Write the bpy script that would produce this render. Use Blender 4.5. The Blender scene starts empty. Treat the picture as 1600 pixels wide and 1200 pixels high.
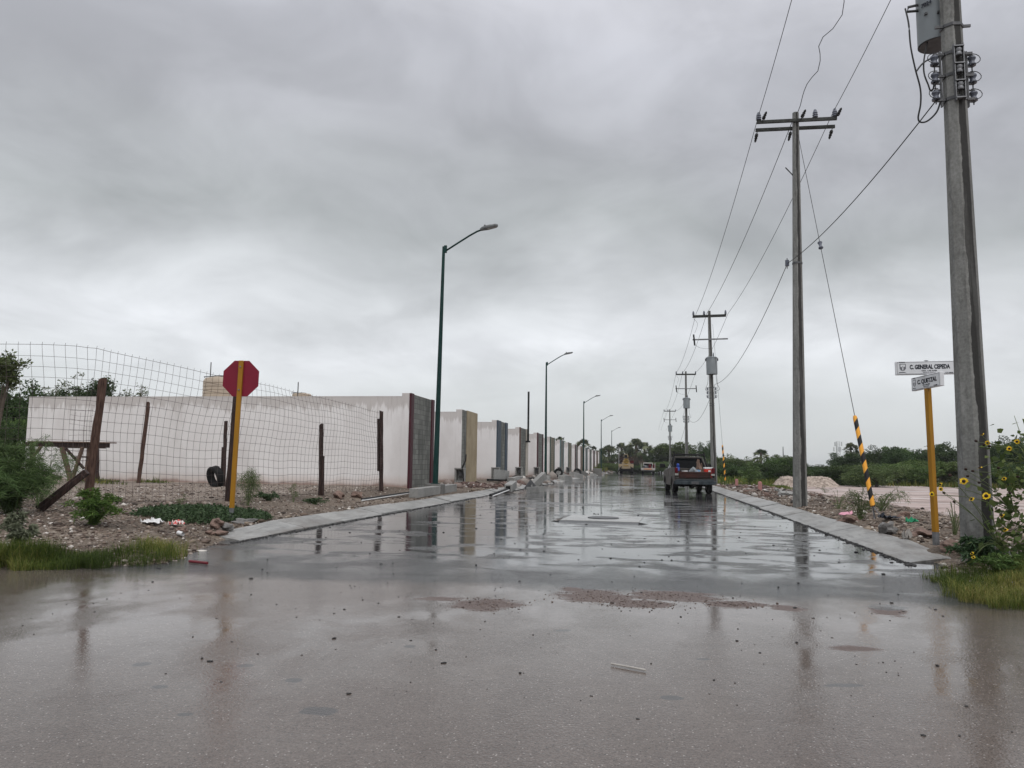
import bpy, bmesh, math, random
import numpy as np
from mathutils import Vector, Matrix, noise

sc = bpy.context.scene
rad = math.radians
# ---------------------------------------------------------------- camera
F = 1200.0; YAW, PITCH, ROLL, CH = 9.93, 5.99, 0.8, 1.25
_y, _p, _r = rad(YAW), rad(PITCH), rad(ROLL)
FW = np.array([-math.sin(_y)*math.cos(_p), math.cos(_y)*math.cos(_p), math.sin(_p)])
_rt = np.array([math.cos(_y), math.sin(_y), 0.0]); _up = np.cross(_rt, FW)
RT = _rt*math.cos(_r) + _up*math.sin(_r); UP = -_rt*math.sin(_r) + _up*math.cos(_r)
CAM = np.array([0, 0, CH])
cd = bpy.data.cameras.new('camera'); cam = bpy.data.objects.new('camera', cd); sc.collection.objects.link(cam)
cd.sensor_width = 36; cd.lens = 36*F/1600; cd.clip_start = 0.05; cd.clip_end = 6000
m = Matrix.Identity(4)
for i in range(3):
    m[i][0] = RT[i]; m[i][1] = UP[i]; m[i][2] = -FW[i]; m[i][3] = CAM[i]
cam.matrix_world = m
sc.camera = cam
sc.view_settings.view_transform = 'Standard'; sc.view_settings.look = 'None'
sc.view_settings.exposure = 0.0; sc.view_settings.gamma = 1.0

# ---------------------------------------------------------------- world (overcast sky)
SUN_EL, SUN_ROT = 52, 150
w = bpy.data.worlds.new('World'); sc.world = w; w.use_nodes = True
nt = w.node_tree; nt.nodes.clear()
def N(t, tp, **kw):
    n = t.nodes.new(tp)
    for k, v in kw.items():
        if k.startswith('i_'): n.inputs[k[2:].replace('_', ' ')].default_value = v
        else: setattr(n, k, v)
    return n
def mth(t, op, a, b=None, c=None, clamp=False):
    n = t.nodes.new('ShaderNodeMath'); n.operation = op; n.use_clamp = clamp
    for i, v in enumerate((a, b, c)):
        if v is None: continue
        if isinstance(v, (int, float)): n.inputs[i].default_value = v
        else: t.links.new(v, n.inputs[i])
    return n.outputs[0]
def ramp(t, fac, stops, interp='LINEAR'):
    n = t.nodes.new('ShaderNodeValToRGB'); cr = n.color_ramp; cr.interpolation = interp
    while len(cr.elements) < len(stops): cr.elements.new(0.5)
    for e, (p, c) in zip(cr.elements, stops):
        e.position = p
        if isinstance(c, (int, float)): c = (c, c, c)
        e.color = (c[0], c[1], c[2], 1)
    if isinstance(fac, (int, float)): n.inputs[0].default_value = fac
    else: t.links.new(fac, n.inputs[0])
    return n.outputs[0]
def smst(t, x, a, b, lo=0.0, hi=1.0):
    n = t.nodes.new('ShaderNodeMapRange'); n.interpolation_type = 'SMOOTHSTEP'
    t.links.new(x, n.inputs[0])
    for i, v in enumerate((a, b, lo, hi)): n.inputs[i+1].default_value = v
    return n.outputs[0]
def noi(t, vec, scale, detail=4, rough=0.5, dist=0.0):
    n = t.nodes.new('ShaderNodeTexNoise'); n.inputs['Scale'].default_value = scale
    n.inputs['Detail'].default_value = detail; n.inputs['Roughness'].default_value = rough
    n.inputs['Distortion'].default_value = dist
    if vec is not None: t.links.new(vec, n.inputs['Vector'])
    return n.outputs['Fac']
def vscale(t, vec, s, off=(0, 0, 0)):
    n = t.nodes.new('ShaderNodeMapping'); n.inputs['Scale'].default_value = s; n.inputs['Location'].default_value = off
    t.links.new(vec, n.inputs['Vector']); return n.outputs[0]
def mixc(t, fac, a, b, bt='MIX'):
    n = t.nodes.new('ShaderNodeMix'); n.data_type = 'RGBA'; n.blend_type = bt
    for k, v in ((0, fac), (6, a), (7, b)):
        if isinstance(v, (int, float)): n.inputs[k].default_value = v
        elif isinstance(v, (tuple, list)): n.inputs[k].default_value = (*v[:3], 1)
        else: t.links.new(v, n.inputs[k])
    return n.outputs[2]

tc = N(nt, 'ShaderNodeTexCoord'); sep = N(nt, 'ShaderNodeSeparateXYZ'); nt.links.new(tc.outputs['Generated'], sep.inputs[0])
zc = mth(nt, 'MAXIMUM', sep.outputs[2], 0.0)
zz = mth(nt, 'ADD', zc, 0.30)
comb = N(nt, 'ShaderNodeCombineXYZ')
nt.links.new(mth(nt, 'DIVIDE', sep.outputs[0], zz), comb.inputs[0])
nt.links.new(mth(nt, 'DIVIDE', sep.outputs[1], zz), comb.inputs[1])
pv = comb.outputs[0]
n1 = noi(nt, vscale(nt, pv, (1, 1, 1), (3.1, 1.7, 0)), 0.8, 4, 0.5, 0.5)
n2 = noi(nt, vscale(nt, pv, (1, 1, 1), (9.1, 4.7, 2)), 2.1, 6, 0.58, 0.5)
n3 = noi(nt, vscale(nt, tc.outputs['Generated'], (1, 1, 2.0), (1.3, 2.2, 5)), 4.5, 6, 0.55, 0.6)
zd = mth(nt, 'ADD', zc, mth(nt, 'MULTIPLY', mth(nt, 'SUBTRACT', n1, 0.5), 0.28))
zd = mth(nt, 'ADD', zd, mth(nt, 'MULTIPLY', sep.outputs[0], .045))
base = ramp(nt, zd, [(0.0, (.635, .66, .67)), (0.08, (.69, .715, .73)), (0.15, (.77, .79, .82)), (0.205, (.62, .64, .66)), (0.285, (.425, .445, .455)),
                     (0.38, (.45, .46, .49)), (0.50, (.53, .54, .585)), (0.60, (.63, .635, .68)), (0.8, (1.1, 1.11, 1.15)), (1.0, (1.4, 1.4, 1.42))])
mod = mth(nt, 'MULTIPLY_ADD', smst(nt, n2, .3, .7, -.5, .5), 0.20, 1.04)
mod2 = mth(nt, 'MULTIPLY_ADD', smst(nt, n3, .3, .7, -.5, .5), 0.19, 1.02)
hz0 = smst(nt, zc, 0.02, 0.16, 0.0, 1.0)
mm = mixc(nt, hz0, (1.03, 1.03, 1.03), mth(nt, 'MULTIPLY', mod, mod2))
lf = mth(nt, 'MULTIPLY_ADD', sep.outputs[0], -0.08, 1.0)
cl = mixc(nt, 1.0, mixc(nt, 1.0, base, mm, 'MULTIPLY'), lf, 'MULTIPLY')
sky = N(nt, 'ShaderNodeTexSky', sky_type='NISHITA', sun_disc=False, sun_elevation=rad(SUN_EL), sun_rotation=rad(SUN_ROT))
cl10 = mixc(nt, 1.0, cl, (10, 10, 10), 'MULTIPLY')
fin = mixc(nt, 0.05, cl10, sky.outputs[0])
bg = N(nt, 'ShaderNodeBackground'); nt.links.new(fin, bg.inputs[0]); bg.inputs[1].default_value = 0.1
wo = N(nt, 'ShaderNodeOutputWorld'); nt.links.new(bg.outputs[0], wo.inputs[0])
w.cycles.sampling_method = 'MANUAL'; w.cycles.sample_map_resolution = 512

# the sun behind the cloud layer, high behind the camera's left shoulder
sl = bpy.data.lights.new('sun', 'SUN'); sun = bpy.data.objects.new('sun', sl); sc.collection.objects.link(sun)
sl.energy = 1.5; sl.angle = rad(70); sl.color = (1, .975, .95)
# Nishita rotation is clockwise from +Y; place the lamp in the same direction
_a = rad(SUN_ROT); _d = Vector((math.sin(_a)*math.cos(rad(SUN_EL)), math.cos(_a)*math.cos(rad(SUN_EL)), math.sin(rad(SUN_EL))))
sun.rotation_euler = _d.to_track_quat('Z', 'Y').to_euler()
sun.location = _d*30

# ---------------------------------------------------------------- pixel -> place helpers (authoring only)
def ray(px, py): return FW + RT*((px-800)/F) - UP*((py-600)/F)
def atz(px, py, z=0.0):
    d = ray(px, py); return CAM + d*((z-CH)/d[2])
def aty(px, py, y): d = ray(px, py); return CAM + d*(y/d[1])
def atx(px, py, x): d = ray(px, py); return CAM + d*(x/d[0])
def proj(p):
    v = np.array(p, float)-CAM; d = v@FW; return (800+F*(v@RT)/d, 600-F*(v@UP)/d, d)
def topz(x, y, py):                       # height at which the vertical through (x, y) meets picture row py
    lo, hi = -5.0, 60.0
    for _ in range(50):
        mid = (lo+hi)/2
        if proj((x, y, mid))[1] > py: lo = mid
        else: hi = mid
    return lo

# ---------------------------------------------------------------- terrain heights
LP = [(-400, 3), (-80, 6.5), (-20, 6.9), (-9, 7.35), (-7.0, 7.55), (-6.1, 7.95), (-5.45, 8.5), (-5.7, 9.6), (-6.26, 11.3), (-6.26, 400), (-400, 400)]
RP = [(3.52, 400), (3.52, 11.3), (3.36, 10.2), (3.1, 9.2), (3.0, 8.4), (3.15, 7.95), (3.6, 7.55), (5, 7.3), (80, 7), (400, 5), (400, 400)]
def pdist(poly, X, Y):
    X = np.asarray(X, float); Y = np.asarray(Y, float)
    best = np.full(X.shape, 1e9); inside = np.zeros(X.shape, bool); n = len(poly)
    for i in range(n):
        (x0, y0), (x1, y1) = poly[i], poly[(i+1) % n]
        dx, dy = x1-x0, y1-y0; L = dx*dx+dy*dy
        t = np.clip(((X-x0)*dx+(Y-y0)*dy)/L, 0, 1)
        best = np.minimum(best, np.hypot(X-(x0+t*dx), Y-(y0+t*dy)))
        if y0 != y1:
            c = ((y0 > Y) != (y1 > Y)) & (X < (x1-x0)*(Y-y0)/(y1-y0)+x0)
            inside ^= c
    return np.where(inside, best, -best)
def sm(a, b, x):
    t = np.clip((x-a)/(b-a), 0, 1); return t*t*(3-2*t)
def hz(X, Y, detail=True):
    X = np.atleast_1d(np.asarray(X, float)); Y = np.atleast_1d(np.asarray(Y, float))
    dl = pdist(LP, X, Y); dr = pdist(RP, X, Y)
    z = np.full(X.shape, -.04)
    l = dl > 0; r = dr > 0
    zl = -.04 + .165*sm(0, .95, dl) + .18*sm(.8, 3.2, dl) + .05*sm(10, 20, Y)*sm(2, 4, dl)
    zr = -.04 + .165*sm(0, .95, dr) + .09*sm(.8, 1.7, dr) - .19*sm(3.2, 5.2, dr)
    z = np.where(l, zl, z); z = np.where(r, zr, z)
    if detail:
        amp = np.where(l, sm(.0, .6, dl)*(.035), 0) + np.where(r, sm(0, .6, dr)*(.06*(1-sm(3.5, 6, dr))+.012), 0)
        nz = np.array([noise.noise((x*1.1, y*1.1, 3)) + .5*noise.noise((x*3.3, y*3.3, 7)) + .35*noise.noise((x*8, y*8, 1)) if a > 0 else 0.0
                       for x, y, a in zip(X.ravel(), Y.ravel(), amp.ravel())]).reshape(X.shape)
        z = z + amp*nz
    return z
def gz(x, y): return float(hz(x, y)[0])
def gp(px, py):                           # ground point seen at a picture position
    z = .1
    for _ in range(12):
        p = atz(px, py, z); zn = gz(p[0], p[1]); z = z*.4+zn*.6
    return Vector((p[0], p[1], gz(p[0], p[1])))

# ---------------------------------------------------------------- object helpers
COL = sc.collection
def link(o, parent=None):
    COL.objects.link(o)
    if parent is not None: o.parent = parent
    return o
def tag(o, label=None, cat=None, group=None, kind=None):
    if label: o['label'] = label
    if cat: o['category'] = cat
    if group: o['group'] = group
    if kind: o['kind'] = kind
    return o
def thing(name, label, cat, loc=(0, 0, 0), rz=0.0, group=None):
    o = bpy.data.objects.new(name, None); o.empty_display_size = .2; COL.objects.link(o)
    o.location = loc; o.rotation_euler = (0, 0, rz); return tag(o, label, cat, group)
def copy_tree(o, parent=None):
    c = o.copy(); COL.objects.link(c); c.parent = parent
    for ch in [k for k in bpy.data.objects if k.parent == o]: copy_tree(ch, c)
    return c
class MB:
    def __init__(s, M=None): s.v = []; s.f = []; s.M = M or Matrix.Identity(4); s.var = []; s.cur = 0.5
    def add(s, vs, fs, M=None):
        T = s.M @ M if M is not None else s.M; b = len(s.v)
        s.v += [tuple(T @ Vector(p)) for p in vs]; s.f += [tuple(b+i for i in f) for f in fs]
        s.var += [s.cur]*len(fs); return s
    def box(s, c, d, M=None, taper=1.0):
        x, y, z = [q/2 for q in d]; t = taper
        vs = [(c[0]+a*x*(t if k > 0 else 1), c[1]+b*y*(t if k > 0 else 1), c[2]+k*z) for k in (-1, 1) for b in (-1, 1) for a in (-1, 1)]
        return s.add(vs, [(0, 2, 3, 1), (4, 5, 7, 6), (0, 1, 5, 4), (1, 3, 7, 5), (3, 2, 6, 7), (2, 0, 4, 6)], M)
    def bar(s, p0, p1, w, h, roll=0.0, w1=None, h1=None):      # a square bar between two points
        p0 = Vector(p0); p1 = Vector(p1); q = (p1-p0).to_track_quat('Z', 'Y').to_matrix().to_4x4()
        M = Matrix.Translation(p0) @ q @ Matrix.Rotation(roll, 4, 'Z'); L = (p1-p0).length
        w1 = w1 or w; h1 = h1 or h
        vs = [(a*w/2, b*h/2, 0) for b in (-1, 1) for a in (-1, 1)] + [(a*w1/2, b*h1/2, L) for b in (-1, 1) for a in (-1, 1)]
        return s.add(vs, [(0, 2, 3, 1), (4, 5, 7, 6), (0, 1, 5, 4), (1, 3, 7, 5), (3, 2, 6, 7), (2, 0, 4, 6)], M)
    def tube(s, pts, r, n=8, cap=True, r1=None):
        pts = [Vector(p) for p in pts]; k = len(pts); vs = []; fs = []
        ref = Vector((0, 0, 1))
        for i, p in enumerate(pts):
            t = (pts[min(i+1, k-1)]-pts[max(i-1, 0)]); t.normalize()
            if abs(t.dot(ref)) > .95: ref = Vector((1, 0, 0)) if abs(t.x) < .9 else Vector((0, 1, 0))
            u = ref.cross(t).normalized(); w_ = t.cross(u)
            rr = r if r1 is None else r+(r1-r)*i/(k-1)
            vs += [tuple(p+(u*math.cos(2*math.pi*j/n)+w_*math.sin(2*math.pi*j/n))*rr) for j in range(n)]
        for i in range(k-1):
            for j in range(n): a = i*n+j; b = i*n+(j+1) % n; fs.append((a, b, b+n, a+n))
        if cap: fs.append(tuple(range(n-1, -1, -1))); fs.append(tuple((k-1)*n+j for j in range(n)))
        return s.add(vs, fs)
    def lathe(s, prof, n=16, M=None, arc=1.0):      # prof: (radius, z) list about z
        vs = []; fs = []; k = len(prof)
        for r, z in prof: vs += [(r*math.cos(2*math.pi*j/n), r*math.sin(2*math.pi*j/n), z) for j in range(n)]
        for i in range(k-1):
            for j in range(n): a = i*n+j; b = i*n+(j+1) % n; fs.append((a, b, b+n, a+n))
        if prof[0][0] > 1e-6: fs.append(tuple(range(n-1, -1, -1)))
        if prof[-1][0] > 1e-6: fs.append(tuple((k-1)*n+j for j in range(n)))
        return s.add(vs, fs, M)
    def prism(s, pts, a, b, axis='x', M=None):      # polygon extruded along an axis
        def P(u, v, t): return {'x': (t, u, v), 'y': (u, t, v), 'z': (u, v, t)}[axis]
        n = len(pts); vs = [P(u, v, a) for u, v in pts]+[P(u, v, b) for u, v in pts]
        fs = [tuple(range(n-1, -1, -1)), tuple(range(n, 2*n))]+[(i, (i+1) % n, n+(i+1) % n, n+i) for i in range(n)]
        return s.add(vs, fs, M)
    def rock(s, c, r, seed=0, sq=(1, 1, .7), n=1, jag=.35):
        bm = bmesh.new(); bmesh.ops.create_icosphere(bm, subdivisions=n, radius=1)
        rz = random.Random(seed); o = Vector((rz.random()*50, rz.random()*50, 0)); R = Matrix.Rotation(rz.random()*6.3, 3, 'Z')
        vs = []
        for q in bm.verts:
            k = 1+jag*noise.noise(q.co*1.3+o)*1.6; p = Vector((q.co.x*sq[0], q.co.y*sq[1], q.co.z*sq[2]))*k*r
            vs.append(tuple(R @ p+Vector(c)))
        fs = [tuple(x.index for x in f.verts) for f in bm.faces]; bm.free(); return s.add(vs, fs)
    def build(s, name, mat, parent=None, smooth=False, bevel=0.0, fix=True, auto=None):
        me = bpy.data.meshes.new(name); me.from_pydata(s.v, [], s.f); me.materials.append(mat)
        if fix:
            bm = bmesh.new(); bm.from_mesh(me); bmesh.ops.recalc_face_normals(bm, faces=bm.faces); bm.to_mesh(me); bm.free()
        if len(set(s.var)) > 1 or s.cur != .5:
            at = me.attributes.new('var', 'FLOAT', 'FACE'); at.data.foreach_set('value', s.var)
        if smooth: me.polygons.foreach_set('use_smooth', [True]*len(me.polygons))
        o = bpy.data.objects.new(name, me); link(o, parent)
        if bevel:
            b = o.modifiers.new('bevel', 'BEVEL'); b.width = bevel; b.segments = 2; b.limit_method = 'ANGLE'; b.angle_limit = rad(40)
        if auto: me.set_sharp_from_angle(angle=rad(auto))
        return o
def fastmesh(name, V, Fc, mat, parent=None, var=None, smooth=False):
    V = np.asarray(V, np.float32); Fc = np.asarray(Fc, np.int32); k = Fc.shape[1]
    me = bpy.data.meshes.new(name); me.vertices.add(len(V)); me.vertices.foreach_set('co', V.ravel())
    me.loops.add(Fc.size); me.loops.foreach_set('vertex_index', Fc.ravel())
    me.polygons.add(len(Fc)); me.polygons.foreach_set('loop_start', np.arange(0, Fc.size, k, dtype=np.int32))
    me.update(calc_edges=True)
    if var is not None:
        at = me.attributes.new('var', 'FLOAT', 'FACE'); at.data.foreach_set('value', np.asarray(var, np.float32))
    if smooth: me.polygons.foreach_set('use_smooth', np.ones(len(Fc), bool))
    me.materials.append(mat)
    o = bpy.data.objects.new(name, me); link(o, parent); return o
def text(name, body, size, M, mat, parent, bold=0.0, sx=1.0, depth=.0015, align='LEFT'):
    c = bpy.data.curves.new(name, 'FONT'); c.body = body; c.size = size; c.offset = bold; c.extrude = depth; c.align_x = align
    o = bpy.data.objects.new(name, c); COL.objects.link(o); bpy.context.view_layer.update()
    me = bpy.data.meshes.new_from_object(o.evaluated_get(bpy.context.evaluated_depsgraph_get()))
    bpy.data.objects.remove(o); me.transform(M @ Matrix.Diagonal((sx, 1, 1, 1))); me.materials.clear(); me.materials.append(mat)
    me.name = name; o = bpy.data.objects.new(name, me); return link(o, parent)

# ---------------------------------------------------------------- materials
def new(name):
    mt = bpy.data.materials.new(name); mt.use_nodes = True; t = mt.node_tree; t.nodes.clear()
    b = t.nodes.new('ShaderNodeBsdfPrincipled'); o = t.nodes.new('ShaderNodeOutputMaterial'); t.links.new(b.outputs[0], o.inputs[0])
    return mt, t, b
def pos(t, obj=False):
    if obj: return t.nodes.new('ShaderNodeTexCoord').outputs['Object']
    return t.nodes.new('ShaderNodeNewGeometry').outputs['Position']
def bump(t, b, h, strength, dist, normal=None):
    n = t.nodes.new('ShaderNodeBump'); n.inputs['Distance'].default_value = dist
    if isinstance(strength, (int, float)): n.inputs['Strength'].default_value = strength
    else: t.links.new(strength, n.inputs['Strength'])
    t.links.new(h, n.inputs['Height'])
    if normal is not None: t.links.new(normal, n.inputs['Normal'])
    if b is not None: t.links.new(n.outputs[0], b.inputs['Normal'])
    return n.outputs[0]
def pm(name, c1, c2=None, scale=4, rough=.7, bs=.0, bscale=30, metal=0, stretch=(1, 1, 1), lo=.35, hi=.65, detail=5, spec=.25, bd=.01, rough2=None):
    mt, t, b = new(name); p = vscale(t, pos(t, True), stretch)
    c2 = c2 or tuple(x*.7 for x in c1)
    f = noi(t, p, scale, detail, .6); c = ramp(t, f, [(lo, c1), (hi, c2)]); t.links.new(c, b.inputs['Base Color'])
    b.inputs['Roughness'].default_value = rough; b.inputs['Metallic'].default_value = metal; b.inputs['Specular IOR Level'].default_value = spec
    if rough2 is not None: t.links.new(ramp(t, noi(t, p, scale*1.7, 4), [(.4, rough), (.6, rough2)]), b.inputs['Roughness'])
    if bs: bump(t, b, noi(t, p, bscale, 4, .6), bs, bd)
    return mt
def varmat(name, stops, rough=.7, trans=0.0, spec=.3, bs=0, bscale=30):
    mt, t, b = new(name); a = t.nodes.new('ShaderNodeAttribute'); a.attribute_name = 'var'
    oi = t.nodes.new('ShaderNodeObjectInfo')
    c = ramp(t, a.outputs['Fac'], stops)
    hs = t.nodes.new('ShaderNodeHueSaturation'); t.links.new(c, hs.inputs['Color'])
    t.links.new(mth(t, 'MULTIPLY_ADD', oi.outputs['Random'], .3, .85), hs.inputs['Value'])
    t.links.new(mth(t, 'MULTIPLY_ADD', oi.outputs['Random'], .03, .485), hs.inputs['Hue'])
    t.links.new(hs.outputs[0], b.inputs['Base Color']); b.inputs['Roughness'].default_value = rough; b.inputs['Specular IOR Level'].default_value = spec
    if bs: bump(t, b, noi(t, pos(t, True), bscale, 3), bs, .01)
    if trans:
        tr = t.nodes.new('ShaderNodeBsdfTranslucent'); t.links.new(hs.outputs[0], tr.inputs[0])
        mx = t.nodes.new('ShaderNodeMixShader'); mx.inputs[0].default_value = trans
        out = [n for n in t.nodes if n.type == 'OUTPUT_MATERIAL'][0]
        t.links.new(b.outputs[0], mx.inputs[1]); t.links.new(tr.outputs[0], mx.inputs[2]); t.links.new(mx.outputs[0], out.inputs[0])
    return mt

# wet road: asphalt, a brown silt wash over the cross street, standing water in the low spots
def road_mat():
    mt, t, b = new('wet_asphalt'); p = pos(t)
    sp = t.nodes.new('ShaderNodeSeparateXYZ'); t.links.new(p, sp.inputs[0]); X, Y = sp.outputs[0], sp.outputs[1]
    big = noi(t, vscale(t, p, (1, .55, 1)), .33, 5, .55, .3); mid = noi(t, vscale(t, p, (1.0, .8, 1), (4, 2, 0)), 1.3, 6, .6, .5)
    fine = noi(t, p, 9, 5, .6)
    # silt mask: 1 over the cross street, ragged edge near y = 8
    ye = mth(t, 'ADD', Y, mth(t, 'MULTIPLY', mth(t, 'SUBTRACT', noi(t, p, .9, 6, .65), .5), 1.3))
    silt = smst(t, ye, 7.6, 8.25, 1.0, 0.0)
    far_silt = smst(t, noi(t, vscale(t, p, (.5, .12, 1), (7, 1, 0)), 1.2, 5), .52, .68, 0.0, .55)
    siltm = mth(t, 'MAXIMUM', silt, mth(t, 'MULTIPLY', far_silt, smst(t, Y, 14, 40, .15, 1.0)))
    asp = ramp(t, mid, [(.35, (.028, .029, .031)), (.65, (.050, .051, .053))])
    sil = ramp(t, mth(t, 'ADD', mth(t, 'MULTIPLY', mid, .6), mth(t, 'MULTIPLY', fine, .4)), [(.35, (.084, .066, .057)), (.65, (.130, .108, .096))])
    agg = t.nodes.new('ShaderNodeTexVoronoi'); agg.inputs['Scale'].default_value = 70; t.links.new(p, agg.inputs['Vector'])
    rnd = t.nodes.new('ShaderNodeSeparateColor'); t.links.new(agg.outputs['Color'], rnd.inputs[0])
    speck = smst(t, rnd.outputs[0], .86, .93, 0, 1)
    spk_ok = mth(t, 'MULTIPLY', speck, smst(t, agg.outputs['Distance'], .12, .4, 1, 0))
    dk = mth(t, 'MULTIPLY', smst(t, rnd.outputs[1], .8, 1.0, 0, 1), smst(t, agg.outputs['Distance'], .2, .45, 1, 0))
    c = mixc(t, siltm, asp, sil)
    ag2 = noi(t, p, 110, 2, .7); c = mixc(t, 1.0, c, ramp(t, ag2, [(.3, .62), (.5, 1.0), (.72, 1.5)]), 'MULTIPLY')
    ag3 = noi(t, vscale(t, p, (1, 1, 1), (3, 3, 3)), 42, 3, .65); c = mixc(t, 1.0, c, ramp(t, ag3, [(.3, .75), (.5, 1.0), (.7, 1.25)]), 'MULTIPLY')
    c = mixc(t, mth(t, 'MULTIPLY', spk_ok, .85), c, (.42, .39, .37)); c = mixc(t, mth(t, 'MULTIPLY', dk, .85), c, (.025, .023, .023))
    t.links.new(c, b.inputs['Base Color'])
    # water: standing water in broad shallow patches, thin film elsewhere
    wv = mth(t, 'ADD', mth(t, 'MULTIPLY', big, .62), mth(t, 'MULTIPLY', mid, .38))
    streak = noi(t, vscale(t, p, (.9, 2.2, 1), (2, 9, 0)), .8, 6, .62, .4)
    wm = mth(t, 'ADD', mth(t, 'MULTIPLY', wv, .55), mth(t, 'MULTIPLY', streak, .45))
    wet_main = mth(t, 'MULTIPLY', smst(t, wm, .43, .50, .12, 1), smst(t, mth(t, 'ADD', Y, mth(t, 'MULTIPLY', mid, 5)), 10.4, 13.6, .4, 1.0))
    wet_cross = smst(t, wv, .44, .56, .78, 1)
    near = smst(t, Y, 3.2, 5.4, .93, 1.0)
    wet = mixc(t, silt, wet_main, mth(t, 'MULTIPLY', wet_cross, near))
    r = mth(t, 'MULTIPLY_ADD', wet, -.115, .15)
    r = mth(t, 'ADD', r, mth(t, 'MULTIPLY', mth(t, 'SUBTRACT', fine, .5), .04))
    r = mth(t, 'MAXIMUM', r, .03); t.links.new(r, b.inputs['Roughness'])
    b.inputs['IOR'].default_value = 1.42
    # flat smears of washed silt: dull brown fines with feathered, noisy rims
    dm = None
    for (px, py, wpx, hm, rot) in ((930, 932, 120, .42, -6), (1005, 944, 110, .22, -8), (1050, 931, 140, .34, -5), (1150, 944, 95, .18, -6), (760, 944, 110, .32, -14), (1330, 1013, 80, .10, -5), (690, 936, 80, .12, -3), (1228, 950, 60, .16, -4), (893, 921, 40, .16, 0), (1385, 955, 60, .22, -12)):
        q = atz(px, py); mp = t.nodes.new('ShaderNodeMapping'); mp.vector_type = 'TEXTURE'; mp.inputs['Location'].default_value = (q[0], q[1], 0)
        mp.inputs['Rotation'].default_value = (0, 0, rad(rot+12)); mp.inputs['Scale'].default_value = (wpx/1200*proj(q)[2]/2, hm, 1); t.links.new(p, mp.inputs[0])
        vl = t.nodes.new('ShaderNodeVectorMath'); vl.operation = 'LENGTH'; t.links.new(mp.outputs[0], vl.inputs[0])
        dm = vl.outputs['Value'] if dm is None else mth(t, 'MINIMUM', dm, vl.outputs['Value'])
    dn = mth(t, 'ADD', dm, mth(t, 'MULTIPLY', mth(t, 'SUBTRACT', noi(t, vscale(t, p, (.8, 2, 1)), 3.0, 7, .7), .5), 2.4))
    sm_ = smst(t, dn, .70, 1.15, 1, 0)
    scol = ramp(t, noi(t, p, 60, 3, .7), [(.3, (.055, .038, .033)), (.5, (.105, .076, .067)), (.72, (.17, .13, .115))])
    c = mixc(t, mth(t, 'MULTIPLY', sm_, .95), c, scol); t.links.new(c, b.inputs['Base Color'])
    r = mixc(t, sm_, r, (.55, .55, .55)); t.links.new(r, b.inputs['Roughness'])
    # small flat spots where the aggregate is clogged: darker, without speckle
    dm = None
    for (px, py, wpx, hm) in ((500, 1111, 66, .055), (222, 1038, 28, .04), (252, 1073, 30, .03), (385, 1040, 24, .03), (460, 1063, 30, .035), (1050, 1090, 36, .035), (1320, 1071, 60, .03), (1385, 949, 62, .13), (290, 1116, 24, .02), (1100, 1030, 26, .02), (640, 1010, 20, .03), (880, 985, 26, .03)):
        q = atz(px, py); mp = t.nodes.new('ShaderNodeMapping'); mp.vector_type = 'TEXTURE'; mp.inputs['Location'].default_value = (q[0], q[1], 0)
        mp.inputs['Rotation'].default_value = (0, 0, rad(14)); mp.inputs['Scale'].default_value = (wpx/1200*proj(q)[2]/2, hm*1.3, 1); t.links.new(p, mp.inputs[0])
        vl = t.nodes.new('ShaderNodeVectorMath'); vl.operation = 'LENGTH'; t.links.new(mp.outputs[0], vl.inputs[0])
        dm = vl.outputs['Value'] if dm is None else mth(t, 'MINIMUM', dm, vl.outputs['Value'])
    dn = mth(t, 'ADD', dm, mth(t, 'MULTIPLY', mth(t, 'SUBTRACT', noi(t, p, 9, 5, .6), .5), 1.2)); sp_ = smst(t, dn, .85, 1.05, 1, 0)
    c = mixc(t, mth(t, 'MULTIPLY', sp_, .85), c, (.052, .050, .051)); t.links.new(c, b.inputs['Base Color'])
    r = mixc(t, sp_, r, (.16, .16, .16)); t.links.new(r, b.inputs['Roughness'])
    # bump
    g1 = noi(t, p, 55, 3, .7)
    agh = mth(t, 'MULTIPLY', agg.outputs['Distance'], -.6)
    hgt = mth(t, 'ADD', g1, agh); dry = mth(t, 'MULTIPLY_ADD', wet, -.965, 1.0); dry = mth(t, 'MAXIMUM', dry, sm_)
    n_a = bump(t, None, hgt, mth(t, 'MULTIPLY', dry, .9), .007)
    rip = noi(t, vscale(t, p, (1, 1, 1)), 14, 3, .6)
    n_b = bump(t, None, rip, .07, .006, n_a)
    und = noi(t, p, 2.6, 3, .5)
    n_c = bump(t, b, und, .06, .02, n_b)
    return mt
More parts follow.
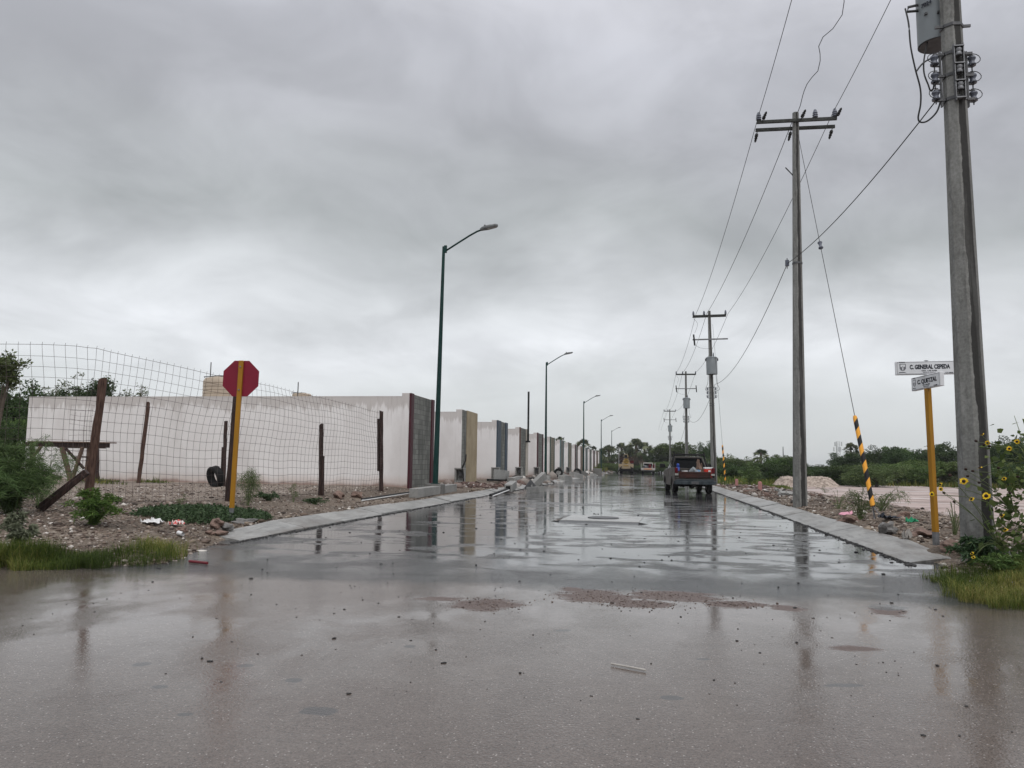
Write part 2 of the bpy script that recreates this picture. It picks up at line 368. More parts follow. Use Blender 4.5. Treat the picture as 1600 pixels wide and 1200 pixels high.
def ground_mat():
    mt, t, b = new('gravel_and_mud'); p = pos(t)
    sp = t.nodes.new('ShaderNodeSeparateXYZ'); t.links.new(p, sp.inputs[0]); X, Y = sp.outputs[0], sp.outputs[1]
    v = t.nodes.new('ShaderNodeTexVoronoi'); v.inputs['Scale'].default_value = 22; t.links.new(p, v.inputs['Vector'])
    v2 = t.nodes.new('ShaderNodeTexVoronoi'); v2.inputs['Scale'].default_value = 60; t.links.new(p, v2.inputs['Vector'])
    r1 = t.nodes.new('ShaderNodeSeparateColor'); t.links.new(v.outputs['Color'], r1.inputs[0])
    r2 = t.nodes.new('ShaderNodeSeparateColor'); t.links.new(v2.outputs['Color'], r2.inputs[0])
    stops = [(0, (.03, .022, .016)), (.25, (.085, .062, .046)), (.5, (.16, .125, .095)), (.75, (.25, .20, .155)), (.9, (.34, .30, .25)), (1, (.62, .58, .53))]
    st = ramp(t, mth(t, 'ADD', mth(t, 'MULTIPLY', r1.outputs[0], .55), mth(t, 'MULTIPLY', r2.outputs[0], .45)), stops)
    dirt = ramp(t, noi(t, p, 1.1, 6, .6), [(.35, (.085, .063, .046)), (.65, (.17, .132, .10))])
    c = mixc(t, smst(t, noi(t, p, .8, 5, .6), .42, .56, .25, .85), dirt, st)
    # the levelled clay lot to the right with pale wet streaks running across
    pf = vscale(t, p, (.10, .75, 1))
    clay = ramp(t, noi(t, vscale(t, p, (.25, 1, 1)), .7, 6, .6), [(.35, (.35, .27, .245)), (.65, (.44, .355, .33))])
    pale = smst(t, noi(t, pf, .5, 6, .65, 1.8), .50, .62, 0, .6)
    clay = mixc(t, pale, clay, (.55, .52, .505))
    dk = smst(t, noi(t, vscale(t, p, (.3, 2.2, 1), (5, 5, 5)), 1.3, 4, .6), .58, .68, 0, .5); clay = mixc(t, dk, clay, (.22, .165, .148))
    fieldm = smst(t, mth(t, 'ADD', X, mth(t, 'MULTIPLY', noi(t, p, .5, 4), 1.2)), 7.2, 8.6, 0, 1)
    c = mixc(t, fieldm, c, clay)
    wsoil = smst(t, noi(t, p, .45, 6, .65), .44, .60, 0, .75); c = mixc(t, wsoil, c, mixc(t, 1.0, c, (.5, .47, .44), 'MULTIPLY'))
    yard = mth(t, 'MULTIPLY', smst(t, X, -11, -9, 1, 0), smst(t, Y, 14.5, 17.5, 0, .75))
    c = mixc(t, yard, c, ramp(t, noi(t, p, 1.6, 6, .65), [(.35, (.19, .152, .122)), (.65, (.31, .26, .22))]))
    # green weeds far out, where the lot ends
    gm = mth(t, 'MULTIPLY', smst(t, Y, 62, 72, 0, 1), smst(t, X, 4, 6, 0, 1))
    gm2 = smst(t, Y, 150, 180, 0, 1)
    gm = mth(t, 'MAXIMUM', gm, gm2)
    gc = ramp(t, noi(t, p, .8, 5, .6), [(.3, (.05, .065, .022)), (.7, (.10, .115, .04))])
    c = mixc(t, gm, c, gc)
    t.links.new(c, b.inputs['Base Color'])
    b.inputs['Roughness'].default_value = .62; b.inputs['Specular IOR Level'].default_value = .25
    t.links.new(mixc(t, mth(t, 'MULTIPLY', pale, fieldm), (.65, .65, .65), (.22, .22, .22)), b.inputs['Roughness'])
    h = mth(t, 'ADD', mth(t, 'MULTIPLY', v.outputs['Distance'], -1.2), mth(t, 'MULTIPLY', v2.outputs['Distance'], -.5))
    bs = mth(t, 'MULTIPLY_ADD', fieldm, -.85, 1.0)
    bump(t, b, h, bs, .025)
    return mt
M = {}
M['road'] = road_mat(); M['ground'] = ground_mat()
def conc_mat(name, c1, c2, joints=None, rough=.6, dirt=0):
    mt, t, b = new(name); p = pos(t, True)
    f = mth(t, 'ADD', mth(t, 'MULTIPLY', noi(t, p, 1.2, 6, .6), .6), mth(t, 'MULTIPLY', noi(t, p, 14, 4, .6), .4))
    c = ramp(t, f, [(.36, c1), (.62, c2)])
    pit = smst(t, noi(t, p, 38, 2), .64, .72, 0, .5); c = mixc(t, pit, c, tuple(x*.5 for x in c1))
    if dirt:
        c = mixc(t, smst(t, noi(t, vscale(t, p, (1.5, .5, 1)), .9, 6, .65), .50, .68, 0, dirt), c, (.13, .115, .10))
        c = mixc(t, smst(t, noi(t, vscale(t, p, (4, .6, 1), (3, 3, 3)), 2.2, 4, .6), .56, .64, 0, dirt*.7), c, (.10, .098, .092))
    t.links.new(c, b.inputs['Base Color']); b.inputs['Roughness'].default_value = rough
    bump(t, b, noi(t, p, 45, 5, .7), .35, .006); return mt
M['kerb'] = conc_mat('kerb_concrete', (.16, .16, .155), (.32, .318, .305), rough=.42, dirt=.75)
M['conc'] = conc_mat('grey_concrete', (.17, .17, .16), (.28, .275, .265))
M['conc_d'] = conc_mat('dark_wet_concrete', (.085, .083, .078), (.15, .145, .135), rough=.45)
def plaster_mat():
    mt, t, b = new('white_plaster'); p = pos(t); sp = t.nodes.new('ShaderNodeSeparateXYZ'); t.links.new(p, sp.inputs[0])
    c = ramp(t, noi(t, p, .9, 6, .6), [(.3, (.705, .68, .672)), (.7, (.765, .745, .738))])
    # weathered band under the top edge, with runs of different length below it
    s1 = noi(t, vscale(t, p, (3.2, 3.2, .15)), 1.6, 5, .7)
    zt = mth(t, 'ADD', sp.outputs[2], mth(t, 'MULTIPLY', mth(t, 'SUBTRACT', s1, .5), 1.5))
    c = mixc(t, smst(t, zt, 3.30, 3.50, 0, .75), c, (.47, .435, .415))
    s2 = noi(t, vscale(t, p, (5, 5, .12)), 2.0, 4, .6)
    c = mixc(t, mth(t, 'MULTIPLY', smst(t, s2, .56, .68, 0, .5), smst(t, sp.outputs[2], 2.3, 3.6, 0, 1)), c, (.40, .36, .34))
    c = mixc(t, smst(t, noi(t, vscale(t, p, (1, 1, .4)), .55, 6, .65), .46, .64, 0, .5), c, (.56, .53, .515))
    # mud splash band above the ground with a ragged rim
    zb = mth(t, 'ADD', sp.outputs[2], mth(t, 'MULTIPLY', mth(t, 'SUBTRACT', noi(t, vscale(t, p, (1, 1, .5)), .9, 5, .6), .5), .5))
    c = mixc(t, smst(t, zb, .45, .85, .6, 0), c, (.52, .43, .385))
    c = mixc(t, smst(t, zb, .36, .52, .85, 0), c, (.27, .18, .145))
    t.links.new(c, b.inputs['Base Color']); b.inputs['Roughness'].default_value = .85
    h = mth(t, 'ADD', noi(t, p, 30, 4, .6), mth(t, 'MULTIPLY', noi(t, p, 1.7, 3), 3)); bump(t, b, h, .3, .012); return mt
M['plaster'] = plaster_mat()
def block_mat(name, c1, c2, mort, wd=.4, ht=.2):
    mt, t, b = new(name); p = pos(t); sp = t.nodes.new('ShaderNodeSeparateXYZ'); t.links.new(p, sp.inputs[0])
    cb = t.nodes.new('ShaderNodeCombineXYZ'); t.links.new(sp.outputs[1], cb.inputs[0]); t.links.new(sp.outputs[2], cb.inputs[1])
    br = t.nodes.new('ShaderNodeTexBrick'); t.links.new(cb.outputs[0], br.inputs['Vector']); br.inputs['Scale'].default_value = 1
    br.inputs['Brick Width'].default_value = wd; br.inputs['Row Height'].default_value = ht; br.inputs['Mortar Size'].default_value = .012
    br.inputs['Color1'].default_value = (*c1, 1); br.inputs['Color2'].default_value = (*c2, 1); br.inputs['Mortar'].default_value = (*mort, 1)
    c = mixc(t, smst(t, noi(t, vscale(t, p, (1, 1.4, .35)), 1.6, 6, .6), .4, .62, 0, .65), br.outputs[0], tuple(x*.45 for x in c1))
    t.links.new(c, b.inputs['Base Color']); b.inputs['Roughness'].default_value = .75; b.inputs['Specular IOR Level'].default_value = .15
    bump(t, b, mth(t, 'ADD', mth(t, 'MULTIPLY', br.outputs['Fac'], -1), mth(t, 'MULTIPLY', noi(t, p, 40, 3), .4)), .6, .008); return mt
M['block'] = block_mat('grey_block', (.15, .155, .143), (.22, .225, .21), (.12, .12, .112))
M['block_tan'] = block_mat('tan_block', (.215, .195, .15), (.26, .235, .185), (.12, .11, .09))
M['tanplaster'] = pm('tan_plaster', (.36, .30, .205), (.27, .22, .145), 1.1, .85, .3, 30)
for k, c in dict(maroon=(.065, .014, .022), blue=(.055, .075, .10), green=(.07, .09, .075), brown=(.12, .06, .045), cream=(.5, .46, .4), teal=(.1, .16, .17)).items():
    M['trim_'+k] = pm('painted_trim_'+k, c, tuple(x*.75 for x in c), 3, .55, .15, 40)
def pole_mat():
    mt, t, b = new('utility_pole_concrete'); p = pos(t, True); sp = t.nodes.new('ShaderNodeSeparateXYZ'); t.links.new(p, sp.inputs[0])
    f = mth(t, 'ADD', mth(t, 'MULTIPLY', noi(t, vscale(t, p, (3, 3, .5)), 1.8, 6, .65), .55), mth(t, 'MULTIPLY', noi(t, p, 26, 4, .65), .45))
    c = ramp(t, f, [(.36, (.13, .13, .122)), (.5, (.20, .20, .19)), (.66, (.285, .285, .275))])
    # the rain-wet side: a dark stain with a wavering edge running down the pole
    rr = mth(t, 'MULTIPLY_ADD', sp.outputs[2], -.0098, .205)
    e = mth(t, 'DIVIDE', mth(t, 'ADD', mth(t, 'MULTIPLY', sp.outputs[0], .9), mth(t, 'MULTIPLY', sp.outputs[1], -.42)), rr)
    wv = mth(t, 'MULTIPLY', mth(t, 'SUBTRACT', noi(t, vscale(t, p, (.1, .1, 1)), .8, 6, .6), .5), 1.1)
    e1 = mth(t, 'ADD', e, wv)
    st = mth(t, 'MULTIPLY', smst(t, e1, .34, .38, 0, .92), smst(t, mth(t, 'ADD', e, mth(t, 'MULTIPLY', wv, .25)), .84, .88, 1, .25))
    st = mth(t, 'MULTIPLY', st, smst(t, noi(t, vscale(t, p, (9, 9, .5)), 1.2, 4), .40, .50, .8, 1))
    bl = smst(t, noi(t, vscale(t, p, (2, 2, .8), (4, 4, 4)), 3.2, 6, .7), .52, .62, 0, .45); c = mixc(t, bl, c, (.085, .083, .078))
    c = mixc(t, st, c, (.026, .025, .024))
    t.links.new(c, b.inputs['Base Color']); b.inputs['Roughness'].default_value = .65; b.inputs['Specular IOR Level'].default_value = .12
    bump(t, b, mth(t, 'ADD', noi(t, vscale(t, p, (1, 1, .5)), 22, 5, .7), mth(t, 'MULTIPLY', noi(t, p, 4, 3), 1.5)), .5, .012); return mt
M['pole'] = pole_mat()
M['galv'] = pm('galvanised_steel', (.22, .225, .235), (.13, .13, .135), 9, .45, .1, 40, metal=.6)
M['galv_d'] = pm('weathered_steel', (.07, .072, .075), (.12, .12, .125), 7, .5, .1, 40, metal=.4)
M['arm'] = pm('crossarm_steel', (.05, .055, .05), (.03, .03, .03), 6, .6, spec=.2)
M['porc'] = pm('grey_porcelain', (.12, .13, .16), (.09, .10, .13), 6, .2)
M['trafo'] = pm('transformer_paint', (.24, .265, .28), (.19, .21, .22), 2.2, .42, .05, 20, stretch=(1, 1, .3))
M['black'] = pm('black_rubber', (.010, .010, .011), (.018, .018, .018), 12, .6, .1, 40, spec=.15)
M['wire'] = pm('dark_cable', (.03, .03, .032), (.02, .02, .02), 8, .6, spec=.2)
M['yellow_post'] = pm('ochre_post_paint', (.36, .175, .012), (.27, .125, .008), 3.5, .42, .05, 30, stretch=(1, 1, .2))
M['red'] = pm('maroon_sign_back', (.205, .010, .030), (.17, .008, .024), 2.5, .4)
M['lampgreen'] = pm('lamp_post_green', (.004, .035, .030), (.003, .022, .020), 2.5, .5, spec=.2, stretch=(1, 1, .3))
M['lampgrey'] = pm('lamp_head_grey', (.16, .17, .17), (.12, .125, .13), 4, .45)
M['lens'] = pm('lamp_lens', (.33, .33, .31), (.28, .28, .27), 8, .25)
M['signw'] = pm('sign_white', (.78, .79, .81), (.70, .71, .73), 2.5, .4)
M['ink'] = pm('sign_ink', (.012, .016, .03), (.02, .022, .03), 5, .5)
M['inkg'] = pm('sign_grey_ink', (.16, .17, .19), (.2, .2, .22), 30, .5)
M['wood'] = pm('old_timber', (.035, .018, .014), (.12, .07, .052), 7, .8, .6, 14, stretch=(5, 5, .6), bd=.02)
M['wood_d'] = pm('wet_dark_timber', (.014, .008, .007), (.055, .03, .025), 7, .6, .6, 14, stretch=(5, 5, .6), bd=.02)
M['wood_l'] = pm('weathered_board', (.17, .115, .085), (.10, .065, .05), 5, .8, .4, 16, stretch=(4, 4, .6))
M['mesh'] = pm('rusty_mesh_wire', (.055, .045, .045), (.09, .07, .065), 5, .7)
M['white'] = pm('white_plastic', (.7, .7, .7), (.6, .6, .6), 5, .4)
M['tank'] = pm('beige_tank', (.42, .35, .27), (.34, .28, .22), 2, .5)

# ================================================================ SETTING
def axis(segs):
    out = []
    for a, b, n in segs: out += list(np.linspace(a, b, n, endpoint=False))
    return np.array(out+[segs[-1][1]])
xs = axis([(-1500, -200, 8), (-200, -60, 14), (-60, -22, 38), (-22, -15, 35), (-15, -5, 84), (-5, 2.6, 10), (2.6, 9, 66), (9, 24, 40), (24, 60, 30), (60, 200, 14), (200, 1500, 8)])
ys = axis([(-60, 4, 14), (4, 7, 6), (7, 24, 150), (24, 45, 90), (45, 110, 70), (110, 300, 30), (300, 2400, 16)])
XX, YY = np.meshgrid(xs, ys); ZZ = hz(XX, YY)
idx = np.arange(XX.size).reshape(XX.shape)
Fq = np.stack([idx[:-1, :-1].ravel(), idx[:-1, 1:].ravel(), idx[1:, 1:].ravel(), idx[1:, :-1].ravel()], 1)
g = fastmesh('ground', np.stack([XX.ravel(), YY.ravel(), ZZ.ravel()], 1), Fq, M['ground'], smooth=True); tag(g, kind='structure')
def sheet(name, x0, x1, y0, y1, z, mat, nx=1, ny=1):
    b = MB(); xa = np.linspace(x0, x1, nx+1); ya = np.linspace(y0, y1, ny+1)
    vs = [(x, y, z) for y in ya for x in xa]; fs = [(j*(nx+1)+i, j*(nx+1)+i+1, (j+1)*(nx+1)+i+1, (j+1)*(nx+1)+i) for j in range(ny) for i in range(nx)]
    b.add(vs, fs); o = b.build(name, mat, fix=False); tag(o, kind='structure'); return o
sheet('road', -6.75, 4.0, 8.7, 235, 0, M['road'], 1, 20)
sheet('cross_street', -90, 90, -14, 8.7, 0, M['road'], 20, 3)
# sloping concrete kerb, cast in panels
def kerb(x_in, side, y0, y1, name, endlen=1.0):
    b = MB(); rng = random.Random(5 if side < 0 else 9); y = y0
    while y < y1:
        L = rng.uniform(1.4, 2.9) if y < 60 else 12.0
        dz = rng.uniform(-.016, .016); dx = rng.uniform(-.022, .022)
        ya, yb = y+.009, y+L-.009
        a = 1.0
        prof = [(0, -.03), (0, .022), (.05, .04), (.50, .135), (.58, .15), (.66, .14), (.70, -.02)]
        n = 6
        vs = []; fs = []
        for k in range(n+1):
            yy = ya+(yb-ya)*k/n
            s = 1.0
            if y == y0: s = min(1.0, .35+.65*k/n)
            for (u, z) in prof:
                wv = .011*noise.noise((yy*1.7, u*5, side*3.0))
                vs.append((x_in+dx+side*u, yy+(u*.45 if (y == y0 and k == 0) else 0), (z+dz)*s+wv if z > 0 else z))
        m_ = len(prof)
        for k in range(n):
            for j in range(m_-1): q = k*m_+j; fs.append((q, q+1, q+1+m_, q+m_))
        fs += [tuple(range(m_-1, -1, -1)), tuple(n*m_+j for j in range(m_))]
        b.add(vs, fs); y += L
    o = b.build(name, M['kerb'], auto=None); tag(o, kind='structure'); return o
kerb(-6.26, -1, 11.25, 235, 'kerb'); kerb(3.50, 1, 11.35, 235, 'kerb')
# concrete ledge where the left kerb turns, manhole slab in the carriageway
def manhole():
    c = gp(946, 812)
    t = thing('manhole_slab', 'raised square concrete manhole slab in the middle of the wet road', 'manhole', (-.98, 18.15, 0), rad(-3))
    b = MB(); b.box((0, 0, .0), (1.75, 1.8, .09)); b.build('slab', conc_mat('manhole_concrete', (.20, .20, .195), (.33, .33, .32), rough=.25), t, bevel=.012)
    b = MB(); b.lathe([(.36, .045), (.36, .062), (.33, .066), (.31, .060), (0, .062)], 32); b.build('cover', M['galv_d'], t, auto=30)
    b = MB(); b.prism([(-1.08, 0), (-.87, .032), (-.87, 0)], -.9, .9, 'y'); b.prism([(1.08, 0), (.87, .032), (.87, 0)], -.9, .9, 'y')
    b.prism([(-1.12, 0), (-.895, .034), (-.895, 0)], -.87, .87, 'x'); b.build('asphalt_fillet', M['asph'], t)
M['asph'] = M['road']
manhole()

# ---------------------------------------------------------------- houses
def house(i, y0, W, panel, trimc, label, L=17.0, P=8.73, tws=(.30, .30)):
    x0 = -9.0; zt = 3.95; zc = 3.80; zb = .1; xr = x0-3.2; xb = x0-L
    t = thing('row_house', label, 'house', (x0, y0, .3), 0, 'unfinished row houses along the left side of the road')
    T = Matrix.Translation((-x0, -y0, -.3))
    # wall: L-shaped shell (projecting bay + recessed body)
    b = MB(T); b.prism([(x0-.30, y0), (x0-.30, y0+W), (xr, y0+W), (xr, y0+P-.03), (xb, y0+P-.03), (xb, y0)], zb, zc, 'z')
    wl = b.build('wall', M['plaster'], t)
    b = MB(T); b.box(((x0-.15)-.0, y0+W/2, (zt+zb)/2), (.30, W+.004, zt-zb)); b.build('front_parapet', M['plaster'], t, bevel=.01)
    # coping
    b = MB(T); b.box(((xr+xb)/2, y0+.08, zc+.015), (xr-xb, .17, .03)); b.box(((x0-.3+xr)/2-.002, y0+.08, zc+.015), (x0-.3-xr-.004, .17, .03)); b.build('coping', M['plaster'], t)
    # facade facing the road
    mats = dict(block=M['block'], tan=M['tanplaster'], btan=M['block_tan'])
    b = MB(T)
    if panel == 'tan':
        b.box((x0+.012, y0+.45, (zt+.2)/2), (.05, .82, zt-.24)); b.build('block_strip', M['block'], t)
        b = MB(T); b.box((x0+.03, y0+.88+(W-.9)/2, (zt+.2)/2), (.09, W-.92, zt-.2)); b.build('plaster_panel', M['tanplaster'], t)
    else:
        b.box((x0+.010, y0+.01+tws[0]+(W-.02-sum(tws))/2, (zt+.2)/2), (.045, W-sum(tws)-.025, zt-.24)); b.build('block_panel', M['block_tan' if panel == 'btan' else 'block'], t)
        for k in (0, 1):
            b = MB(T); b.box((x0+.035, (y0+.01+tws[0]/2) if k == 0 else (y0+W-.01-tws[1]/2), (zt+.2)/2), (.10, tws[k], zt-.2)); b.build('trim_strip', M['trim_'+(trimc if isinstance(trimc, str) else trimc[k])], t, bevel=.006)
    # door and window of the recessed front
    b = MB(T); b.box((xr+.03, y0+W+1.2, 1.35), (.07, .92, 2.1)); d = b.build('door', M['trim_brown'], t)
    b = MB(T); b.tube([(xr+.07, y0+W+1.55, 1.3), (xr+.13, y0+W+1.55, 1.3)], .02, 8); b.build('handle', M['galv'], d)
    b = MB(T)
    for (a, c, e, f) in ((2.2, 1.0, .05, 1.3), (3.9, 1.0, .05, 1.3), (3.05, 1.0, .05, 1.3)): b.box((xr+.03, y0+W+a, 1.75), (.08, e, f))
    for zz_ in (1.12, 2.38): b.box((xr+.03, y0+W+3.05, zz_), (.08, 1.75, .05))
    wdw = b.build('window', M['galv_d'], t); b = MB(T); b.box((xr+.01, y0+W+3.05, 1.75), (.03, 1.66, 1.22)); b.build('pane', M['glass'], wdw)
    b = MB(T); b.box((xr+.25, y0+W+(P-W)/2, 2.75), (.9, P-W-.1, .12)); b.build('canopy', M['conc'], t)
    return t
def glass_mat():
    mt, t, b = new('dark_glass'); b.inputs['Base Color'].default_value = (.004, .005, .006, 1); b.inputs['Roughness'].default_value = .06; b.inputs['Specular IOR Level'].default_value = .04
    f = noi(t, pos(t, True), 2, 2); bump(t, b, f, .03, .02); return mt
M['glass'] = glass_mat()
HY = [28.46, 37.12, 46.13, 54.74, 63.88, 72.62, 81.3, 90.1, 98.8, 107.5, 116.3, 125.0, 133.7, 142.4, 151.0]
HP = [('block', 'maroon', 'white row house with maroon strips on its grey block front, nearest the wire fence'),
      ('tan', 'cream', 'white row house with a tan plastered front panel, just beyond the nearest street lamp'),
      ('block', 'blue', 'white row house with wide blue strips on its grey block front, third from the fence'),
      ('block', ('brown', 'cream'), 'white row house with a tall black mast over its grey and cream front'),
      ('block', 'maroon', 'white row house with maroon strips right before the second street lamp'),
      ('btan', 'green', 'white row house with a tan block front just behind the second street lamp'),
      ('block', 'teal', 'white row house with a blue grey block front, seventh from the fence'),
      ('btan', 'green', 'white row house with an olive tan front, eighth from the fence'),
      ('block', 'maroon', 'narrow looking white row house with maroon strips, ninth from the fence'),
      ('btan', 'brown', 'narrow looking white row house just before the third street lamp'),
      ('block', 'teal', 'narrow looking white row house with teal strips just behind the third street lamp'),
      ('block', 'green', 'narrow looking white row house, twelfth from the fence'),
      ('block', 'maroon', 'narrow looking white row house with maroon strips, third from the far end'),
      ('btan', 'brown', 'narrow looking white row house, second from the far end of the row'),
      ('block', 'green', 'narrow looking white row house, the farthest of the row, beside the fourth street lamp')]
for i, y in enumerate(HY):
    W = [3.35, 3.3, 3.5, 3.9, 3.6][i] if i < 5 else 3.5
    P = (HY[i+1]-y) if i < len(HY)-1 else 8.7
    house(i, y, W, HP[i][0], HP[i][1], HP[i][2], L=16.75 if i == 0 else 14.0, P=P, tws={2: (1.15, .75), 3: (.22, 1.0), 0: (.36, .36)}.get(i, (.36, .36)))
# concrete meter niches in front of the houses
first = None
ML = ['concrete meter box with a bent black pipe, in front of the tan fronted house', 'small concrete meter box in front of the blue stripped house',
      'small concrete meter box in front of the house with the tall mast', 'small concrete meter box in front of the second maroon stripped house',
      'small concrete meter box beside the teal grey house front', 'small far concrete meter box beside the olive tan house front']
for k, i in enumerate((1, 2, 3, 4, 6, 7)):
    if first is None:
        first = thing('meter_box', ML[0], 'meter box', (0, 0, 0), 0, 'concrete meter boxes in front of the houses')
        b = MB(); b.box((-.20, 0, .42), (.08, .34, .84)); b.box((.20, 0, .42), (.08, .34, .84)); b.box((0, 0, .84), (.50, .38, .07)); b.box((0, 0, .22), (.318, .33, .06)); b.box((0, .15, .42), (.318, .035, .78))
        b.build('niche', M['conc'], first, bevel=.008)
        b = MB(); b.box((.02, .04, .58), (.2, .12, .26)); b.build('meter', M['galv_d'], first, bevel=.01)
        o = first
    else:
        o = copy_tree(first); o['label'] = ML[k]
    x = -8.55; y = HY[i]-.55
    o.location = (x-.35, y, gz(x, y)-.05)
b = MB(); bx, by = -8.78, HY[1]-.72; z0 = gz(bx, by)
b.tube([(bx+.1, by, z0), (bx+.08, by, z0+.5), (bx+.02, by, z0+.8), (bx+.18, by, z0+1.15), (bx+.2, by, z0+1.45)], .035, 8); o = b.build('conduit_pipe', M['black'], smooth=True)
tag(o, 'thin dark conduit rising behind the meter box beside the tan fronted house', 'pipe')
# tall black service mast on the fourth house
b = MB(); p = aty(824.5, 611, HY[3]+2.9)
b.tube([(-8.8, HY[3]+2.95, 3.0), (-8.8, HY[3]+2.95, topz(-8.8, HY[3]+2.95, 612))], .075, 10); b.box((-8.8, HY[3]+2.95, 3.0), (.3, .3, .12))
o = b.build('service_mast', M['black']); tag(o, 'tall straight black service mast standing at the fourth house front', 'mast')

# water tanks and rods over the first house
def tank(px0, px1, ptop, y, label, cat='water tank'):
    a = aty(px0, 610, y); c = aty(px1, 610, y); r = (c[0]-a[0])/2; x = (a[0]+c[0])/2; zt = topz(x, y, ptop); zb = 3.78
    t = thing('water_tank', label, cat, (x, y, zb), 0, 'plastic water tanks on the house roof')
    b = MB(); H_ = zt-zb; pr = [(r*.96, 0), (r, .04)]
    for q in range(6): z = H_*.75*(q+.5)/6; pr += [(r, z-.03), (r*.965, z), (r, z+.03)]
    pr += [(r, H_*.78), (r*.9, H_*.9), (r*.45, H_*.97)]
    b.lathe([(q, max(z, .0)) for q, z in pr], 28); b.build('tank_body', M['tank'], t, auto=35)
    b = MB(); b.lathe([(r*.46, H_*.965), (r*.46, H_), (0, H_+.02)], 20); b.build('lid', M['black'], t)
    b = MB(); b.tube([(-r*1.0, -.1, H_*.95), (-r*1.05, -.1, H_*.98), (-r*.3, -.1, H_*1.0)], .02, 6); b.build('fill_pipe', M['galv_d'], t)
    return t
tank(321, 375, 588, 31.5, 'beige ribbed water tank showing beside the stop sign, on the first house')
tank(458, 486, 614, 31.0, 'beige water tank whose top barely shows above the first house wall')
for px, pt, y, l in ((328, 566, 31.0, 'thin upright steel rod beside the ribbed beige water tank'), (466, 597, 30.6, 'thin upright steel rod above the barely showing water tank')):
    q = aty(px, 600, y); b = MB(); b.tube([(q[0], y, 3.75), (q[0], y, topz(q[0], y, pt))], .022, 6); b.box((q[0], y, 3.80), (.12, .12, .03))
    tag(b.build('steel_rod', M['galv_d']), l, 'rod', 'steel rods on the roof')

# ---------------------------------------------------------------- street lamps
def lamp(y, x=-7.65, zt=9.35, base=False, lean=0, label=''):
    z0 = gz(x, y)
    t = thing('street_lamp', label, 'street lamp', (x, y, z0), 0, 'green street lamps along the left kerb'); t.rotation_euler = (0, rad(lean), 0)
    H_ = zt-z0
    b = MB(); b.box((0, 0, .09), (.62, .5, .52)); b.build('base', M['conc_d'], t, bevel=.02)
    b = MB(); b.lathe([(.19, .34), (.19, .37), (.105, .375)], 12); b.lathe([(.105, .35), (.092, 3), (.055, H_), (.0, H_+.02)], 14); b.box((.07, 0, H_-.1), (.1, .09, .28)); b.build('pole', M['lampgreen'], t, auto=40)
    b = MB(); pts = [(.09, 0, H_-.16), (.5, 0, H_+.10), (1.0, 0, H_+.41), (1.28, 0, H_+.56), (1.45, 0, H_+.62)]; b.tube(pts, .034, 10); b.build('arm', M['lampgreen'], t, smooth=True)
    h = MB(Matrix.Translation((1.40, 0, H_+.62)) @ Matrix.Rotation(rad(-13), 4, 'Y'))
    h.prism([(0, -.07), (.25, -.15), (.62, -.14), (.70, 0), (.62, .14), (.25, .15), (0, .07)], -.035, .045, 'z'); h.prism([(.06, -.05), (.25, -.09), (.45, -.08), (.45, .08), (.25, .09), (.06, .05)], .045, .085, 'z')
    hd = h.build('lamp_head', M['lampgrey'], t, bevel=.015)
    l = MB(Matrix.Translation((1.40, 0, H_+.62)) @ Matrix.Rotation(rad(-13), 4, 'Y')); l.prism([(.28, -.115), (.60, -.105), (.655, 0), (.60, .105), (.28, .115)], -.047, -.0355, 'z'); l.build('lens', M['lens'], hd)
    s = MB(Matrix.Translation((1.40, 0, H_+.62)) @ Matrix.Rotation(rad(-13), 4, 'Y')); s.lathe([(.035, .085), (.035, .14), (0, .16)], 12, Matrix.Translation((.2, 0, 0))); s.build('photocell', M['galv_d'], hd)
    return t
lamp(27.6, zt=9.45, lean=.7, label='nearest dark green street lamp, tall, standing on a concrete block beside the first house')
for y, l in ((59.3, 'second dark green street lamp along the left kerb, in front of the tan block house'),
             (96.2, 'third dark green street lamp along the left kerb, in front of the palms'),
             (134.5, 'fourth dark green street lamp, at the far end of the house row'),
             (176, 'fifth and farthest street lamp, a thin line before the palms by the yellow truck')):
    lamp(y, zt=9.25, lean=-.1, label=l)

